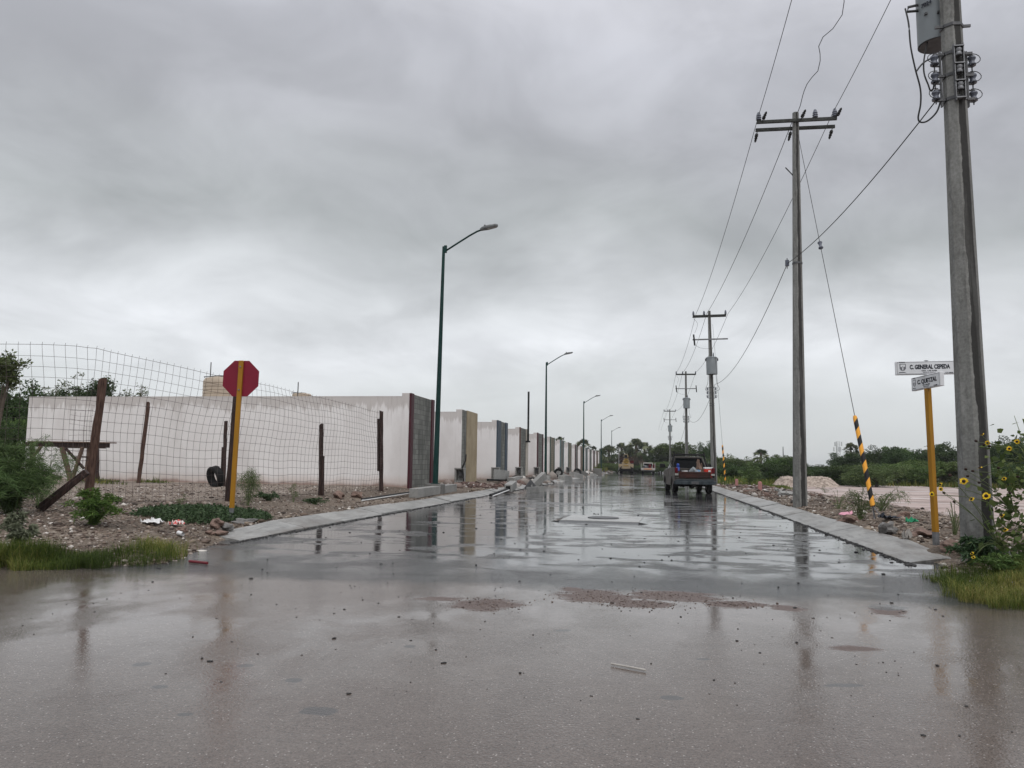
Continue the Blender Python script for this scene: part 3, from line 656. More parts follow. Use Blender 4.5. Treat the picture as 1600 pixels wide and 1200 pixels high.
# ---------------------------------------------------------------- utility poles
def insul(b, c, r=.07, h=.22, tilt=None):
    Mx = Matrix.Translation(c) @ (tilt or Matrix.Identity(4))
    b.lathe([(.02, -.04), (.02, .0), (r, .02), (r*.75, .06), (r, .08), (r*.72, .12), (r*.9, .14), (r*.55, h-.03), (r*.35, h), (0, h+.01)], 12, Mx)
def strain(b, a, c):
    P = [a.lerp(c, f) for f in (0, .25, .26, .45, .47, .66, .68, .85, 1)]; R = [.012, .014, .05, .055, .03, .05, .028, .04, .014]; d = (c-a).normalized(); q = d.to_track_quat('Z', 'Y').to_matrix().to_4x4(); L = (c-a).length
    b.lathe([(r, f*L) for r, f in zip(R, (0, .25, .26, .45, .47, .66, .68, .85, 1))], 10, Matrix.Translation(a) @ q)
def upole(x, y, z0, H_, label, kind, r0=.235, lean=0, det=True):
    t = thing('utility_pole', label, 'utility pole', (x, y, z0), 0, 'concrete utility poles along the right kerb'); t.rotation_euler = (0, rad(lean), 0)
    n = 8; b = MB(Matrix.Rotation(rad(22.5+8), 4, 'Z')); r1 = .095
    prof = [(r0+(r1-r0)*k/12, H_*k/12) for k in range(13)]; prof[0] = (prof[0][0]+.004, -.25); b.lathe(prof+[(0, H_+.005)], n)
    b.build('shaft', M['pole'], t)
    R_ = lambda z: r0+(r1-r0)*z/H_
    arms = []
    if kind == 'cross':      # dead-end crossarm pair
        for (zz_, yo) in ((H_-.30, -.13), (H_-.44, .13)):
            b = MB(); b.box((0, yo, zz_), (2.36, .07, .10)); b.build('crossarm', M['arm'], t, bevel=.006)
        for k, xx in enumerate((-1.12, .55, 1.12)):
            b = MB(); insul(b, (xx, -.13, H_-.24), .085, .26); b.build('insulator', M['porc'], t, auto=40)
        for xx in (-1.12, -.1, 1.12):
            b = MB(); strain(b, Vector((xx, .18, H_-.46)), Vector((xx-.02, .55, H_-.66))); b.build('strain_insulator', M['wire'], t)
        for xx in (-1.02, .12, 1.15):
            b = MB(); strain(b, Vector((xx, -.18, H_-.3)), Vector((xx+.08, -.5, H_-.14))); b.build('strain_insulator', M['wire'], t)
        zz_ = 7.46-z0; b = MB(); b.lathe([(R_(zz_)+.012, zz_-.03), (R_(zz_)+.012, zz_+.03)], 8, Matrix.Rotation(rad(30.5), 4, 'Z')); b.box((-.30, -.02, zz_), (.02, .05, .32)); b.build('band', M['galv_d'], t)
        b = MB(); b.tube([(-.30, -.02, zz_-.08), (-.30, -.02, zz_+.10)], .06, 10); b.build('spool_insulator', M['porc'], t)
        b = MB(); b.tube([(-.1, 0, H_-2.0), (-.32, -.02, H_-1.75)], .018, 6); b.build('step_bolt', M['galv_d'], t)
    else:
        b = MB(); b.box((0, -.13, H_-.32), (2.2, .07, .09)); b.build('crossarm', M['arm'], t, bevel=.006)
        b = MB(); b.box((0, .13, H_-.36), (2.2, .07, .09)); b.build('crossarm', M['arm'], t, bevel=.006)
        b = MB(); b.box((0, -.15, H_-1.95), (2.3, .07, .09)); b.build('crossarm', M['galv'], t, bevel=.006)
        for xx in (-1.05, -.35, 1.05):
            b = MB(); insul(b, (xx, -.13, H_-.28), .08, .28); b.build('insulator', M['porc'], t, auto=40)
        for xx in ((-1.08,) if kind == 'one' else (-1.08, 1.08)):
            b = MB(); b.tube([(xx, -.2, H_-1.6), (xx+.06, -.2, H_-2.35)], .055, 8); b.build('fuse_cutout', M['wire'], t)
        # transformer
        zb = 7.03; a = (-.06, .40) if kind == 'near' else (.03, -.42)
        if kind == 'near': zb = 7.40
        if kind in ('far', 'one'): zb = 7.6 if kind == 'far' else 7.25
        rt = .25 if kind == 'near' else .36
        ht = 1.15
        tr = MB(); tr.lathe([(rt*.97, zb+.02), (rt, zb), (rt, zb+ht*.93), (rt*1.06, zb+ht*.935), (rt*1.06, zb+ht*.97), (rt*.9, zb+ht), (0, zb+ht+.05)], 28, Matrix.Translation((a[0], a[1], 0))); T_ = tr.build('transformer', M['trafo'], t, auto=35)
        tb = MB(); tb.lathe([(0, zb-.004), (rt*.93, zb-.004), (rt*.93, zb+.02)], 28, Matrix.Translation((a[0], a[1], 0))); tb.build('tank_bottom', M['galv_d'], T_)
        hk = MB()
        if kind == 'near':
            hk.tube([(a[0]-rt, a[1]-.02, zb+.78), (a[0]-rt-.07, a[1]-.03, zb+.98), (a[0]-rt-.13, a[1]-.03, zb+1.02), (a[0]-rt-.15, a[1]-.03, zb+.95)], .014, 8)
            hk.tube([(a[0]-rt, a[1]-.05, zb+.62), (a[0]-rt-.13, a[1]-.05, zb+.60), (a[0]-rt-.15, a[1]-.05, zb+.53), (a[0]-rt, a[1]-.05, zb+.53)], .02, 8)
            hk.build('lifting_lug', M['galv_d'], T_, smooth=True)
            for (u, v_) in ((.12, .4), (.40, .36), (.3, .95)):
                hk = MB(); hk.box((a[0]-rt+2*rt*u, a[1]-rt*2*math.sqrt(u*(1-u))-.01, zb+v_), (.03, .05, .03)); hk.build('bolt', M['galv_d'], T_)
            text('marking', '7024', .08, Matrix.Translation((a[0]-rt*.93, a[1]-rt*.50, zb+.52)) @ Matrix.Rotation(rad(-52), 4, 'Z') @ Matrix.Rotation(rad(90), 4, 'X'), M['ink'], T_, .003)
        else:
            for s_ in (-1, 1): hk = MB(); hk.box((a[0]+s_*(rt+.03), a[1], zb+ht*.85), (.07, .12, .16)); hk.build('lifting_lug', M['galv_d'], T_)
            b = MB(); insul(b, (a[0]+.12, a[1], zb+ht), .05, .3); b.build('bushing', M['porc'], T_)
        # bands and secondary racks
        z_r = 6.40-.09 if kind == 'near' else zb-1.55
        for zz_ in ([z_r+.03, z_r+.38, z_r+.70, 7.42] if kind == 'near' else [z_r, z_r+.35, z_r+.7, z_r-.35, z_r-.5]):
            b = MB(); rr = R_(zz_)+.010; b.lathe([(rr, zz_-.022), (rr+.006, zz_-.022), (rr+.006, zz_+.022), (rr, zz_+.022)], 8, Matrix.Rotation(rad(30.5), 4, 'Z'))
            if kind == 'near': b.box((R_(zz_)+.05, -.03, zz_), (.1, .03, .035)); b.box((-R_(zz_)-.05, -.05, zz_), (.1, .03, .035))
            b.build('band', M['galv_d'], t)
        racks = ((-1, -.15, .0), (1, .2, .0), (0, -1, 0)) if kind == 'near' else ((-1, -.2, 0), (1, -.2, 0))
        for (dx, dy, _) in racks:
            d = Vector((dx, dy, 0)).normalized(); rr = R_(z_r)+.02
            b = MB()
            if dx == 0:
                c = Vector((.0, -rr-.02, 0)); b.box((c.x-.06, c.y, z_r+.36), (.012, .06, .82)); b.box((c.x+.06, c.y, z_r+.36), (.012, .06, .82))
                for k in range(4): b.box((c.x, c.y, z_r-.02+k*.25), (.13, .09, .016))
                b.build('rack', M['galv'], t)
                for k in range(3):
                    b = MB(); b.lathe([(.045, .10), (.05, .12), (.038, .15), (.05, .18), (.045, .20)], 12, Matrix.Translation((c.x, c.y-.0, z_r+k*.25))); b.build('spool_insulator', M['galv'], t, auto=40)
            else:
                c = d*(rr+.02); b.box((c.x, c.y, z_r+.35), (.02, .05, .82)); c2 = d*(rr+.10)
                b.tube([(c2.x, c2.y, z_r-.02), (c2.x, c2.y, z_r+.74)], .009, 6)
                for k in range(3): b.bar((c.x, c.y, z_r+.02+k*.26), (c2.x+d.x*.02, c2.y, z_r+.02+k*.26), .03, .012); b.bar((c.x, c.y, z_r+.19+k*.26), (c2.x+d.x*.02, c2.y, z_r+.19+k*.26), .03, .012)
                b.build('rack', M['galv_d'], t)
                for k in range(3):
                    b = MB(); b.lathe([(.052, .03), (.056, .05), (.036, .085), (.036, .10), (.056, .135), (.05, .16)], 14, Matrix.Translation((c2.x, c2.y, z_r+.02+k*.26-.015))); b.build('spool_insulator', M['porc'], t, auto=40)
                    lp = MB(); cc = c2; rad_ = .10
                    lp.tube([(cc.x+d.x*rad_*math.cos(a_)*1.0, cc.y-.04+.03*math.sin(a_), z_r+.12+k*.26+rad_*math.sin(a_)*.9) for a_ in np.linspace(-1.9, 1.9, 9)], .006, 5); lp.build('tie_wire', M['wire'], t)
        if kind == 'near':
            b = MB(); L_ = [(-.50, .3, 7.95), (-.53, .1, 7.6), (-.55, .0, 7.2), (-.51, -.02, 6.85), (-.455, -.02, 6.55), (-.46, -.02, 6.32), (-.50, -.02, 6.12), (-.47, -.02, 6.05), (-.38, -.03, 6.06), (-.26, -.04, 6.18), (-.20, -.05, 6.36)]
            b.tube(sm_path(L_), .012, 8); b.build('drop_cable', M['wire'], t, smooth=True)
            b = MB(); L_ = [(-.22, .3, 7.40), (-.33, .15, 7.05), (-.37, .05, 6.8), (-.35, -.02, 6.6), (-.32, -.02, 6.5), (-.28, -.02, 6.55), (-.27, -.02, 6.68), (-.22, -.04, 6.75)]
            b.tube(sm_path(L_), .011, 8); b.build('drop_cable', M['wire'], t, smooth=True)
            b = MB(); b.tube(sm_path([(-.46, .1, 6.86), (-.36, .08, 6.98), (-.2, .05, 7.05), (-.1, .0, 7.06)]), .012, 8); b.build('drop_cable', M['galv_d'], t, smooth=True)
        else:
            for s_ in (-1, 1):
                b = MB(); b.tube(sm_path([(a[0]+s_*.25, a[1], zb), (a[0]+s_*.3, a[1], zb-.6), (a[0]+s_*.45, a[1], zb-1.0), (s_*.2, -.1, zb-1.1)]), .012, 6); b.build('drop_cable', M['wire'], t)
            b = MB(); b.tube(sm_path([(-1.05, -.2, H_-2.3), (-.6, -.25, H_-2.55), (0, -.2, H_-2.6)]), .008, 5); b.build('jumper', M['wire'], t)
            b = MB(); b.tube(sm_path([(-1.05, -.13, H_-.5), (-.8, -.2, H_-.9), (-1.0, -.2, H_-1.5)]), .008, 5); b.build('jumper', M['wire'], t)
    return t
def sm_path(P, n=6):
    P = [Vector(p) for p in P]; out = []
    for i in range(len(P)-1):
        p0 = P[max(i-1, 0)]; p1 = P[i]; p2 = P[i+1]; p3 = P[min(i+2, len(P)-1)]
        for k in range(n):
            t = k/n; out.append(.5*((2*p1)+(p2-p0)*t+(2*p0-5*p1+4*p2-p3)*t*t+(3*p1-p0-3*p2+p3)*t**3))
    return out+[P[-1]]
PO = [(4.33, 11.25), (4.47, 24.0), (4.42, 52.5), (4.4, 86.9), (4.4, 145.8)]
UP_L = ['nearest thick concrete utility pole, with a grey transformer high on its side, by the sunflowers', 'second concrete utility pole, with double crossarm and guy wire, standing at the kerb',
        'third concrete utility pole with a grey transformer, just right of the pickup', 'fourth concrete utility pole, seen right above the pickup cab', 'farthest thin concrete utility pole, left of the pickup cab']
upole(PO[0][0], PO[0][1], gz(*PO[0]), 12.0, UP_L[0], 'near', r0=.203, lean=-.15)
upole(PO[1][0], PO[1][1], gz(*PO[1])-.02, 12.12, UP_L[1], 'cross', r0=.205, lean=.72)
upole(PO[2][0], PO[2][1], gz(*PO[2]), 11.6, UP_L[2], 'one', r0=.21, lean=-.9)
upole(PO[3][0], PO[3][1], gz(*PO[3]), 11.75, UP_L[3], 'far', r0=.21)
upole(PO[4][0], PO[4][1], gz(*PO[4]), 11.75, UP_L[4], 'far', r0=.21)

# conductors: one object per run, sagging between the poles
def catenary(p, q, sag, n=14):
    p = Vector(p); q = Vector(q); return [p.lerp(q, k/n)-Vector((0, 0, sag*4*(k/n)*(1-k/n))) for k in range(n+1)]
WG = 'power line conductors between the poles'
tops = [12.15, 12.2, 11.55, 11.7, 11.7]
def run(dxs, label, r=.0075, dz=0, sag=.5, kink=0):
    b = MB(); pts = []
    for k in range(4):
        p = (PO[k][0]+dxs[k], PO[k][1], tops[k]+dz); q = (PO[k+1][0]+dxs[k+1], PO[k+1][1], tops[k+1]+dz)
        L = PO[k+1][1]-PO[k][1]; c = catenary(p, q, sag*(L/30)**1.3, 30 if kink and k == 0 else 14)
        if kink and k == 0: c = [v+Vector((kink*noise.noise((i*.33, 2, 7))*math.sin(math.pi*i/30), 0, kink*noise.noise((i*.4, 5, 1)))) for i, v in enumerate(c)]
        pts += c if k == 0 else c[1:]
    pts = [Vector((PO[0][0]+dxs[0], -25, 11.6))]+pts+[Vector((4.4+dxs[4], 215, 11.2))]
    b.tube(pts, r, 5, r1=r*2.0); tag(b.build('power_line', M['wire']), label, 'wire', WG)
run((-1.12, -.96, -1.05, -1.05, -1.05), 'left conductor of the overhead power line, ending at the left end of each crossarm')
run((.10, .14, -.35, -.35, -.35), 'middle conductor of the overhead power line, running to the pole heads', kink=.30)
run((1.12, 1.26, 1.05, 1.05, 1.05), 'right conductor of the overhead power line, ending at the right end of each crossarm')
b = MB(); pts = []
sz = [6.45, 7.46, 6.75, 6.75, 6.75]; sx = [-.27, -.20, .12, .1, .1]
for k in range(4):
    c = catenary((PO[k][0]+sx[k], PO[k][1]-.05, sz[k]), (PO[k+1][0]+sx[k+1], PO[k+1][1]-.05, sz[k+1]), [.22, .8, 1.4, 2.6][k]); pts += c if k == 0 else c[1:]
b.tube(pts, .009, 5, r1=.014); tag(b.build('power_line', M['wire']), 'low service cable slung from the nearest pole to the spool on the second pole', 'wire', WG)
# guy wires with striped guards
def stripes():
    mt, t, b = new('yellow_black_guard'); p = pos(t, True); sp = t.nodes.new('ShaderNodeSeparateXYZ'); t.links.new(p, sp.inputs[0])
    v = mth(t, 'MULTIPLY_ADD', sp.outputs[2], 1/.44, mth(t, 'MULTIPLY', sp.outputs[0], 3.2)); f = mth(t, 'FRACT', v)
    c = mixc(t, mth(t, 'GREATER_THAN', f, .5), (.68, .31, .035), (.008, .008, .010)); t.links.new(c, b.inputs['Base Color']); b.inputs['Roughness'].default_value = .5; b.inputs['Specular IOR Level'].default_value = .2; return mt
M['guard'] = stripes()
def guy(top, anchor, gl, label, insu=None, r=.05):
    top = Vector(top); anchor = Vector(anchor); t = thing('guy_wire', label, 'guy wire', anchor, 0, 'guy wires of the utility poles')
    d = (top-anchor); L = d.length; dn = d.normalized(); q = dn.to_track_quat('Z', 'Y').to_matrix().to_4x4()
    b = MB(); b.tube([Vector((0, 0, 0)), dn*L], .008, 6); b.build('cable', M['wire'], t)
    b = MB(); pr = [(r*.9, .02), (r, .05), (r, gl-.06), (r*.75, gl), (0, gl+.01)]; b.lathe(pr, 14)
    g_ = b.build('guard', M['guard'], t, auto=40); g_.matrix_local = Matrix.Translation(dn*.28) @ q
    b = MB(); b.tube([Vector((0, 0, -.2)), dn*.4], .014, 6); b.tube([dn*.30, Vector((.12, -.1, .02))], .01, 6); b.build('anchor_rod', M['galv'], t)
    if insu:
        c = dn*insu; b = MB(); b.lathe([(.02, -.14), (.065, -.10), (.04, -.03), (.04, .03), (.065, .10), (.02, .14)], 12, Matrix.Translation(c) @ q); b.build('strain_insulator', M['porc'], t)
    return t
ga = gp(1368, 812)
tp = (4.66, 23.9, 11.5); 
ig = None
Lg = (Vector(tp)-ga).length
bb = min(np.linspace(.3, .95, 60), key=lambda s: abs(proj(ga.lerp(Vector(tp), s))[1]-383))
guy(tp, ga, 2.32, 'guy wire with a tall yellow and black striped guard, anchored beside the second pole', insu=Lg*bb)
g2 = Vector((4.85, 49.5, gz(4.85, 49.5))); guy((4.45, 52.4, 10.8), g2, 2.3, 'far guy wire with a yellow and black striped guard, just right of the pickup')

# ================================================================ SIGNS
def stop_sign():
    p = gp(361, 813); x, y, z = p
    t = thing('stop_sign', 'maroon octagonal stop sign seen from behind on a leaning ochre post', 'stop sign', p, rad(8)); 
    q = aty(376, 565, y)
    lean = (q[0]-x)/(q[2]-z)
    H_ = topz(x+.1, y, 561)-z
    M0 = Matrix(((1, 0, lean, 0), (0, 1, .01, 0), (0, 0, 1, 0), (0, 0, 0, 1)))
    b = MB(M0); b.box((0, 0, H_/2+.1), (.085, .05, H_-.25)); b.build('post', M['yellow_post'], t, bevel=.006)
    b = MB(M0); b.box((0, 0, .0), (.082, .047, .49)); b.build('post_foot', M['galv'], t, bevel=.006)
    b = MB(M0); c = H_-.365; R_ = .37
    b.prism([(R_*math.cos(rad(22.5+45*k)), c+R_*math.sin(rad(22.5+45*k))) for k in range(8)], .028, .036, 'y'); b.build('octagon_plate', M['red'], t)
    b = MB(M0)
    for zz_ in (c+.22, c-.22): b.lathe([(.014, 0), (.014, .02), (0, .024)], 8, Matrix.Translation((0, -.024, zz_)) @ Matrix.Rotation(rad(90), 4, 'X'))
    b.build('bolt', M['galv'], t)
stop_sign()
def street_sign():
    p = gp(1463, 853); x, y, z = p
    t = thing('street_name_sign', 'ochre post with two white street name boxes, C. GENERAL CEPEDA above C. QUETZAL', 'street sign', p)
    q = aty(1449, 600, y); zt = 2.98-z
    top = Vector((q[0]-x, 0, 0)); ln = top.x/(q[2]-z)
    M0 = Matrix(((1, 0, ln, 0), (0, 1, 0, 0), (0, 0, 1, 0), (0, 0, 0, 1)))
    b = MB(M0 @ Matrix.Rotation(rad(25), 4, 'Z')); b.box((0, 0, .2+(2.535-z-.2)/2), (.075, .075, 2.535-z-.2)); b.build('post', M['yellow_post'], t, bevel=.006)
    b = MB(M0 @ Matrix.Rotation(rad(25), 4, 'Z')); b.box((0, 0, 0), (.073, .073, .42)); b.build('post_foot', M['galv'], t, bevel=.006)
    def board(zc_, rz, name, body, sx, small):
        xx = ln*zc_
        Mx = Matrix.Translation((xx, 0, zc_)) @ Matrix.Rotation(rad(rz), 4, 'Z')
        b = MB(Mx); L, h, d = .90, .215, .065
        b.box((0, 0, 0), (L, d, h)); bd = b.build('sign_panel', M['signw'], t, bevel=.008)
        fr = MB(Mx); yb = -d/2-.001
        fr.box((0, yb, h/2-.014), (L-.05, .002, .005)); fr.box((0, yb, -h/2+.014), (L-.05, .002, .005)); fr.box((-L/2+.024, yb, 0), (.005, .002, h-.03)); fr.box((L/2-.024, yb, 0), (.005, .002, h-.03)); fr.build('border_line', M['inkg'], bd)
        F0 = Mx @ Matrix.Translation((0, -d/2-.001, 0)) @ Matrix.Rotation(rad(90), 4, 'X')
        text('street_name', body, .092, F0 @ Matrix.Translation((-.245, -.016, 0)), M['ink'], bd, .0042, sx)
        text('small_text', 'COL. LAS AVES', .026, F0 @ Matrix.Translation((.03, -.055, 0)), M['ink'], bd, .001, 1.25, align='CENTER')
        text('small_text', 'PIEDRAS NEGRAS', .019, F0 @ Matrix.Translation((.03, -.080, 0)), M['inkg'], bd, .0006, 1.2, align='CENTER')
        text('small_text', 'CALLE', .022, F0 @ Matrix.Translation((-.355, .086, 0)), M['ink'], bd, .0009, 1.3, align='CENTER')
        cp = MB(Mx @ Matrix.Translation((-.35, -d/2-.001, -.068))); cp.prism([(-.06, -.012), (-.045, .004), (.03, .004), (.06, -.014), (.03, -.006), (-.03, -.006)], -.001, .001, 'y'); cp.build('caption_mark', M['ink'], bd)
        text('small_text', 'C.P. 26018', .022, F0 @ Matrix.Translation((.31, -.090, 0)), M['ink'], bd, .0006, 1.1, align='CENTER')
        cr = MB(Mx @ Matrix.Translation((-.345, -d/2-.001, .012)))
        cr.prism([(-.045, .055), (-.045, -.02), (-.025, -.048), (0, -.056), (.025, -.048), (.045, -.02), (.045, .055)], -.001, .001, 'y'); cr.build('crest', M['inkg'], bd)
        ci = MB(Mx @ Matrix.Translation((-.345, -d/2-.0025, .012)))
        ci.prism([(-.034, .045), (-.034, .01), (-.006, .004), (0, .03), (.006, .004), (.034, .01), (.034, .045)], -.001, .0005, 'y'); ci.prism([(-.007, -.045), (-.01, .0), (.01, .0), (.007, -.045)], -.001, .0005, 'y'); ci.build('crest_field', M['signw'], bd)
        return bd
    board(2.86-z, -7, 'a', 'C. GENERAL CEPEDA', .655, 1)
    board(2.64-z, -82, 'b', 'C. QUETZAL', 1.15, 1)
    b = MB(Matrix.Translation((ln*2.98, 0, 2.975-z))); b.lathe([(.035, -.01), (.035, .0), (.02, .006), (0, .008)], 12); b.build('cap', M['galv'], t)
street_sign()
# the row of raised letters cast into the nearest pole
P0 = [o for o in bpy.data.objects if o.name == 'utility_pole'][0]
def pole_text():
    r0, r1, H_ = .203, .095, 12.0
    a = rad(-172); s = .9239
    for body, z0, sz in (('1CFE PCR 0660-1', 1.62, .095), ('12-750 S', 2.75, .095)):
        zc_ = z0+.7; R_ = (r0+(r1-r0)*zc_/H_)*s
        Mx = Matrix.Rotation(a, 4, 'Z') @ Matrix.Translation((R_+.004, 0, z0)) @ Matrix.Rotation(math.atan((r1-r0)/H_), 4, 'Y') @ Matrix(((0, 0, 1, 0), (1, 0, 0, 0), (0, 1, 0, 0), (0, 0, 0, 1))) @ Matrix.Rotation(rad(90), 4, 'Z')
        text('cast_lettering', body, sz, Mx, M['inkp'], P0, .001, 1.25)
M['inkp'] = pm('cast_letter_shadow', (.06, .06, .058), (.09, .09, .088), 8, .7)
pole_text()

# ================================================================ FENCE LOT
def wpost(px, pyb, pyt, w, label, lean_px=0, name='wooden_post', double=None, parent=None, mat=None, group=None, xy=None, ground=None):
    p = gp(px, pyb) if xy is None else Vector((xy[0], xy[1], gz(*xy)))
    zt = topz(p.x, p.y, pyt); q = aty(px+lean_px, pyt, p.y)
    rng = random.Random(int(px*7)); n = 9; b = MB(); pts = []
    tx = q[0]; vs = []; fs = []
    k_ = 6
    for i in range(n+1):
        f = i/n; c = Vector((p.x+(tx-p.x)*f, p.y, p.z-.2+(zt-p.z+.2)*f)); rr = w/2*(1.06-.16*f)*(1+rng.uniform(-.07, .07))
        c.x += rng.uniform(-.06, .06)*w; off = rng.uniform(-.05, .05)
        for j in range(k_):
            a = 2*math.pi*j/k_+off; vs.append((c.x+rr*math.cos(a), c.y+rr*math.sin(a)*.9, c.z+(rng.uniform(-.04, .04) if i == n else 0)))
    for i in range(n):
        for j in range(k_): a = i*k_+j; c_ = i*k_+(j+1) % k_; fs.append((a, c_, c_+k_, a+k_))
    fs.append(tuple(n*k_+j for j in range(k_)))
    b.add(vs, fs)
    if double:       # a second plank nailed alongside
        f0, f1, dx = double; A = Vector((p.x+(tx-p.x)*f0+dx, p.y-.04, p.z+(zt-p.z)*f0)); B = Vector((p.x+(tx-p.x)*f1+dx, p.y-.04, p.z+(zt-p.z)*f1)); b.bar(A, B, w*.6, .05)
    o = b.build(name, mat or M['wood_d'], parent)
    if parent is None: tag(o, label, 'post', group)
    return o, p, zt
ft = thing('wire_fence', 'rusty square mesh wire fence, sagging, strung along four rough timber posts', 'fence', (0, 0, 0))
FP = []
for px, pyb, pyt, w, ln, dbl, mt_ in ((135, 790, 594, .19, 26, None, M['wood']), (355, 783, 600, .13, 14, None, M['wood_d']), (501, 774, 663, .14, 1, (.0, .55, .08), M['wood_d']), (596, 768, 642, .15, 0, (.25, .9, -.1), M['wood_d'])):
    o, p, zt = wpost(px, pyb, pyt, w, '', ln, 'fence_post', dbl, ft, mt_); FP.append(p)
pl = gp(-60, 797); pl2 = Vector((pl.x-5, pl.y-.4, 0)); 
plan = [pl2, pl, FP[0], FP[1], FP[2], FP[3]]
TOP = [(-400, 545), (-100, 541), (0, 539), (60, 539), (110, 541), (138, 545), (160, 551), (200, 560), (260, 573), (320, 587), (420, 604), (500, 622), (560, 637), (600, 646)]
def itop(px):
    return float(np.interp(px, [a for a, _ in TOP], [b_ for _, b_ in TOP]))
def mesh_fence():
    seg = []; L = [0]
    for a, b_ in zip(plan[:-1], plan[1:]): L.append(L[-1]+(Vector((b_.x, b_.y))-Vector((a.x, a.y))).length)
    tot = L[-1]; rows = 15; SS = []
    for k, dl_ in enumerate((.2, .2, .14, .21, .21)): SS += list(np.arange(L[k], L[k+1]-.02, dl_))
    SS += [tot]; n = len(SS)-1; K1 = next(i for i, s in enumerate(SS) if s >= L[1]-1e-6); K2 = next(i for i, s in enumerate(SS) if s >= L[2]-1e-6)
    G = np.zeros((n+1, rows+1, 3))
    for i in range(n+1):
        s = SS[i]; k = max(j for j in range(len(L)-1) if L[j] <= s+1e-6); f = (s-L[k])/(L[k+1]-L[k]); c = plan[k].lerp(plan[k+1], f)
        x, y = c.x, c.y
        # slight bow between the posts
        bow = math.sin(math.pi*f)*.12*math.sin(k*2.1+1)
        y += bow
        px = proj((x, y, 1))[0]; zt = topz(x, y, itop(px)); zb = gz(x, y)+.05+.05*noise.noise((s*.6, 0, 5))
        for j in range(rows+1):
            v = j/rows; wz = .05*noise.noise((s*.8, v*2.2, 1.5)); wx = .09*noise.noise((s*.45, v*2.0, 8.0))+.16*max(0, v-.6)*math.sin(s*.9)*1.0
            if k >= 2: wx += .10*math.sin(v*5+s*.35)*v
            wy = .10*noise.noise((s*.5, v*1.5, 12.0))
            G[i, j] = (x+wx, y+wy-.09, zb+(zt-zb)*v+wz*(1 if 0 < j < rows else .3))
    b = MB(); r = .0037
    for i in range(n+1): b.tube([tuple(G[i, j]) for j in range(rows+1)]+[tuple(G[i, rows]+np.array([0.01, 0, .05]))], r, 3, cap=False)
    for j in range(rows+1): b.tube([tuple(G[i, j]) for i in range(n+1)], r*(1.25 if j in (0, rows) else 1), 3, cap=False)
    # loose double layer on the left stretch
    i0 = K1+8; i1 = K2
    for i in range(i0*2, i1*2):
        a = G[i//2]; c_ = G[min(i//2+1, n)]; q = a if i % 2 == 0 else (a+c_)/2
        b.tube([tuple(q[j]+np.array([.03, .12, .05*math.sin(i)])) for j in range(2, 10)], r*.7, 3, cap=False)
    for jj in range(4, 20):
        j = jj/2; lo = int(j); b.tube([tuple(((G[i, lo]+G[i, min(lo+1, rows)])/2 if j > lo else G[i, lo])+np.array([.03, .12, .02*math.sin(i*1.3+jj)])) for i in range(i0, i1+1)], r*.7, 3, cap=False)
    b.build('wire_mesh', M['mesh'], ft, fix=False)
mesh_fence()
PG = 'weathered timber posts in the fenced lot'
wpost(216, 755, 629, .17, 'leaning split grey timber post in front of the white wall', 16, double=(.3, .95, .06), group=PG, mat=M['wood'])
wpost(349, 760, 658, .15, 'timber post with a tyre leaning against it', 4, double=(.1, .6, -.05), group=PG)
wpost(152, 752, 690, .18, 'short dark timber post under the end of the trestle beam', 0, group=PG)
b = MB(); A = gp(60, 798); A.z += .03; Bq = aty(136, 737, A.y+.25); b.bar(A, Bq, .16, .11, w1=.13); b.bar(A+Vector((.12, -.06, -.01)), Vector(Bq)+Vector((0, -.09, -.07)), .06, .09)
tag(b.build('timber_brace', M['wood_d'], bevel=.012), 'dark timber plank propped diagonally against the first fence post', 'plank')
# rough timber trestle by the wall
def trestle():
    y = 24.2; P = lambda px, py, dy=0: Vector(aty(px, py, y+dy))
    c = P(100, 740); g_ = gz(c.x, y)
    t = thing('timber_trestle', 'rough timber trestle with a long top beam and crossed struts by the white wall', 'trestle', (c.x, y, g_))
    def add(nm, a, b_, w, h, mt_, dy=0): q = MB(Matrix.Translation((-c.x, -y, -g_))); q.bar(P(*a, dy), P(*b_, dy), w, h); q.build(nm, mt_, t, bevel=.008)
    add('top_beam', (42, 694), (170, 696), .13, .16, M['wood_d']); add('top_board', (48, 690), (178, 692), .30, .04, M['wood_l'], .02)
    add('top_board', (90, 699), (165, 700), .05, .04, M['wood_l'], .06)
    add('leg', (50, 698), (52, 752), .13, .12, M['wood_d'], -.05); add('leg', (97, 699), (111, 752), .16, .10, M['wood_l'], -.1); add('leg', (129, 699), (112, 752), .12, .08, M['wood_l'], -.2)
    add('leg', (140, 699), (134, 752), .13, .1, M['wood_l'], .1)
    add('strut', (103, 701), (131, 732), .09, .07, M['wood_d'], -.15); add('strut', (64, 698), (40, 730), .12, .06, M['wood_l'], -.1); add('strut', (54, 733), (94, 747), .12, .1, M['wood_d'], -.15); add('strut', (118, 714), (140, 714), .08, .05, M['wood'], .0)
trestle()
def tyre_lathe(b, R_, w, rim=.58, M0=None, n=36):
    pr = [(R_*rim, -w*.38), (R_*.72, -w*.5), (R_*.90, -w*.5), (R_*.965, -w*.43), (R_, -w*.30), (R_, -w*.02), (R_*.985, 0), (R_, w*.02), (R_, w*.30), (R_*.965, w*.43), (R_*.90, w*.5), (R_*.72, w*.5), (R_*rim, w*.38), (R_*(rim+.08), w*.3), (R_*(rim+.12), 0), (R_*(rim+.08), -w*.3), (R_*rim, -w*.38)]
    b.lathe(pr, n, M0); b.f = [f for f in b.f if len(f) <= 4]; b.var = b.var[:len(b.f)]
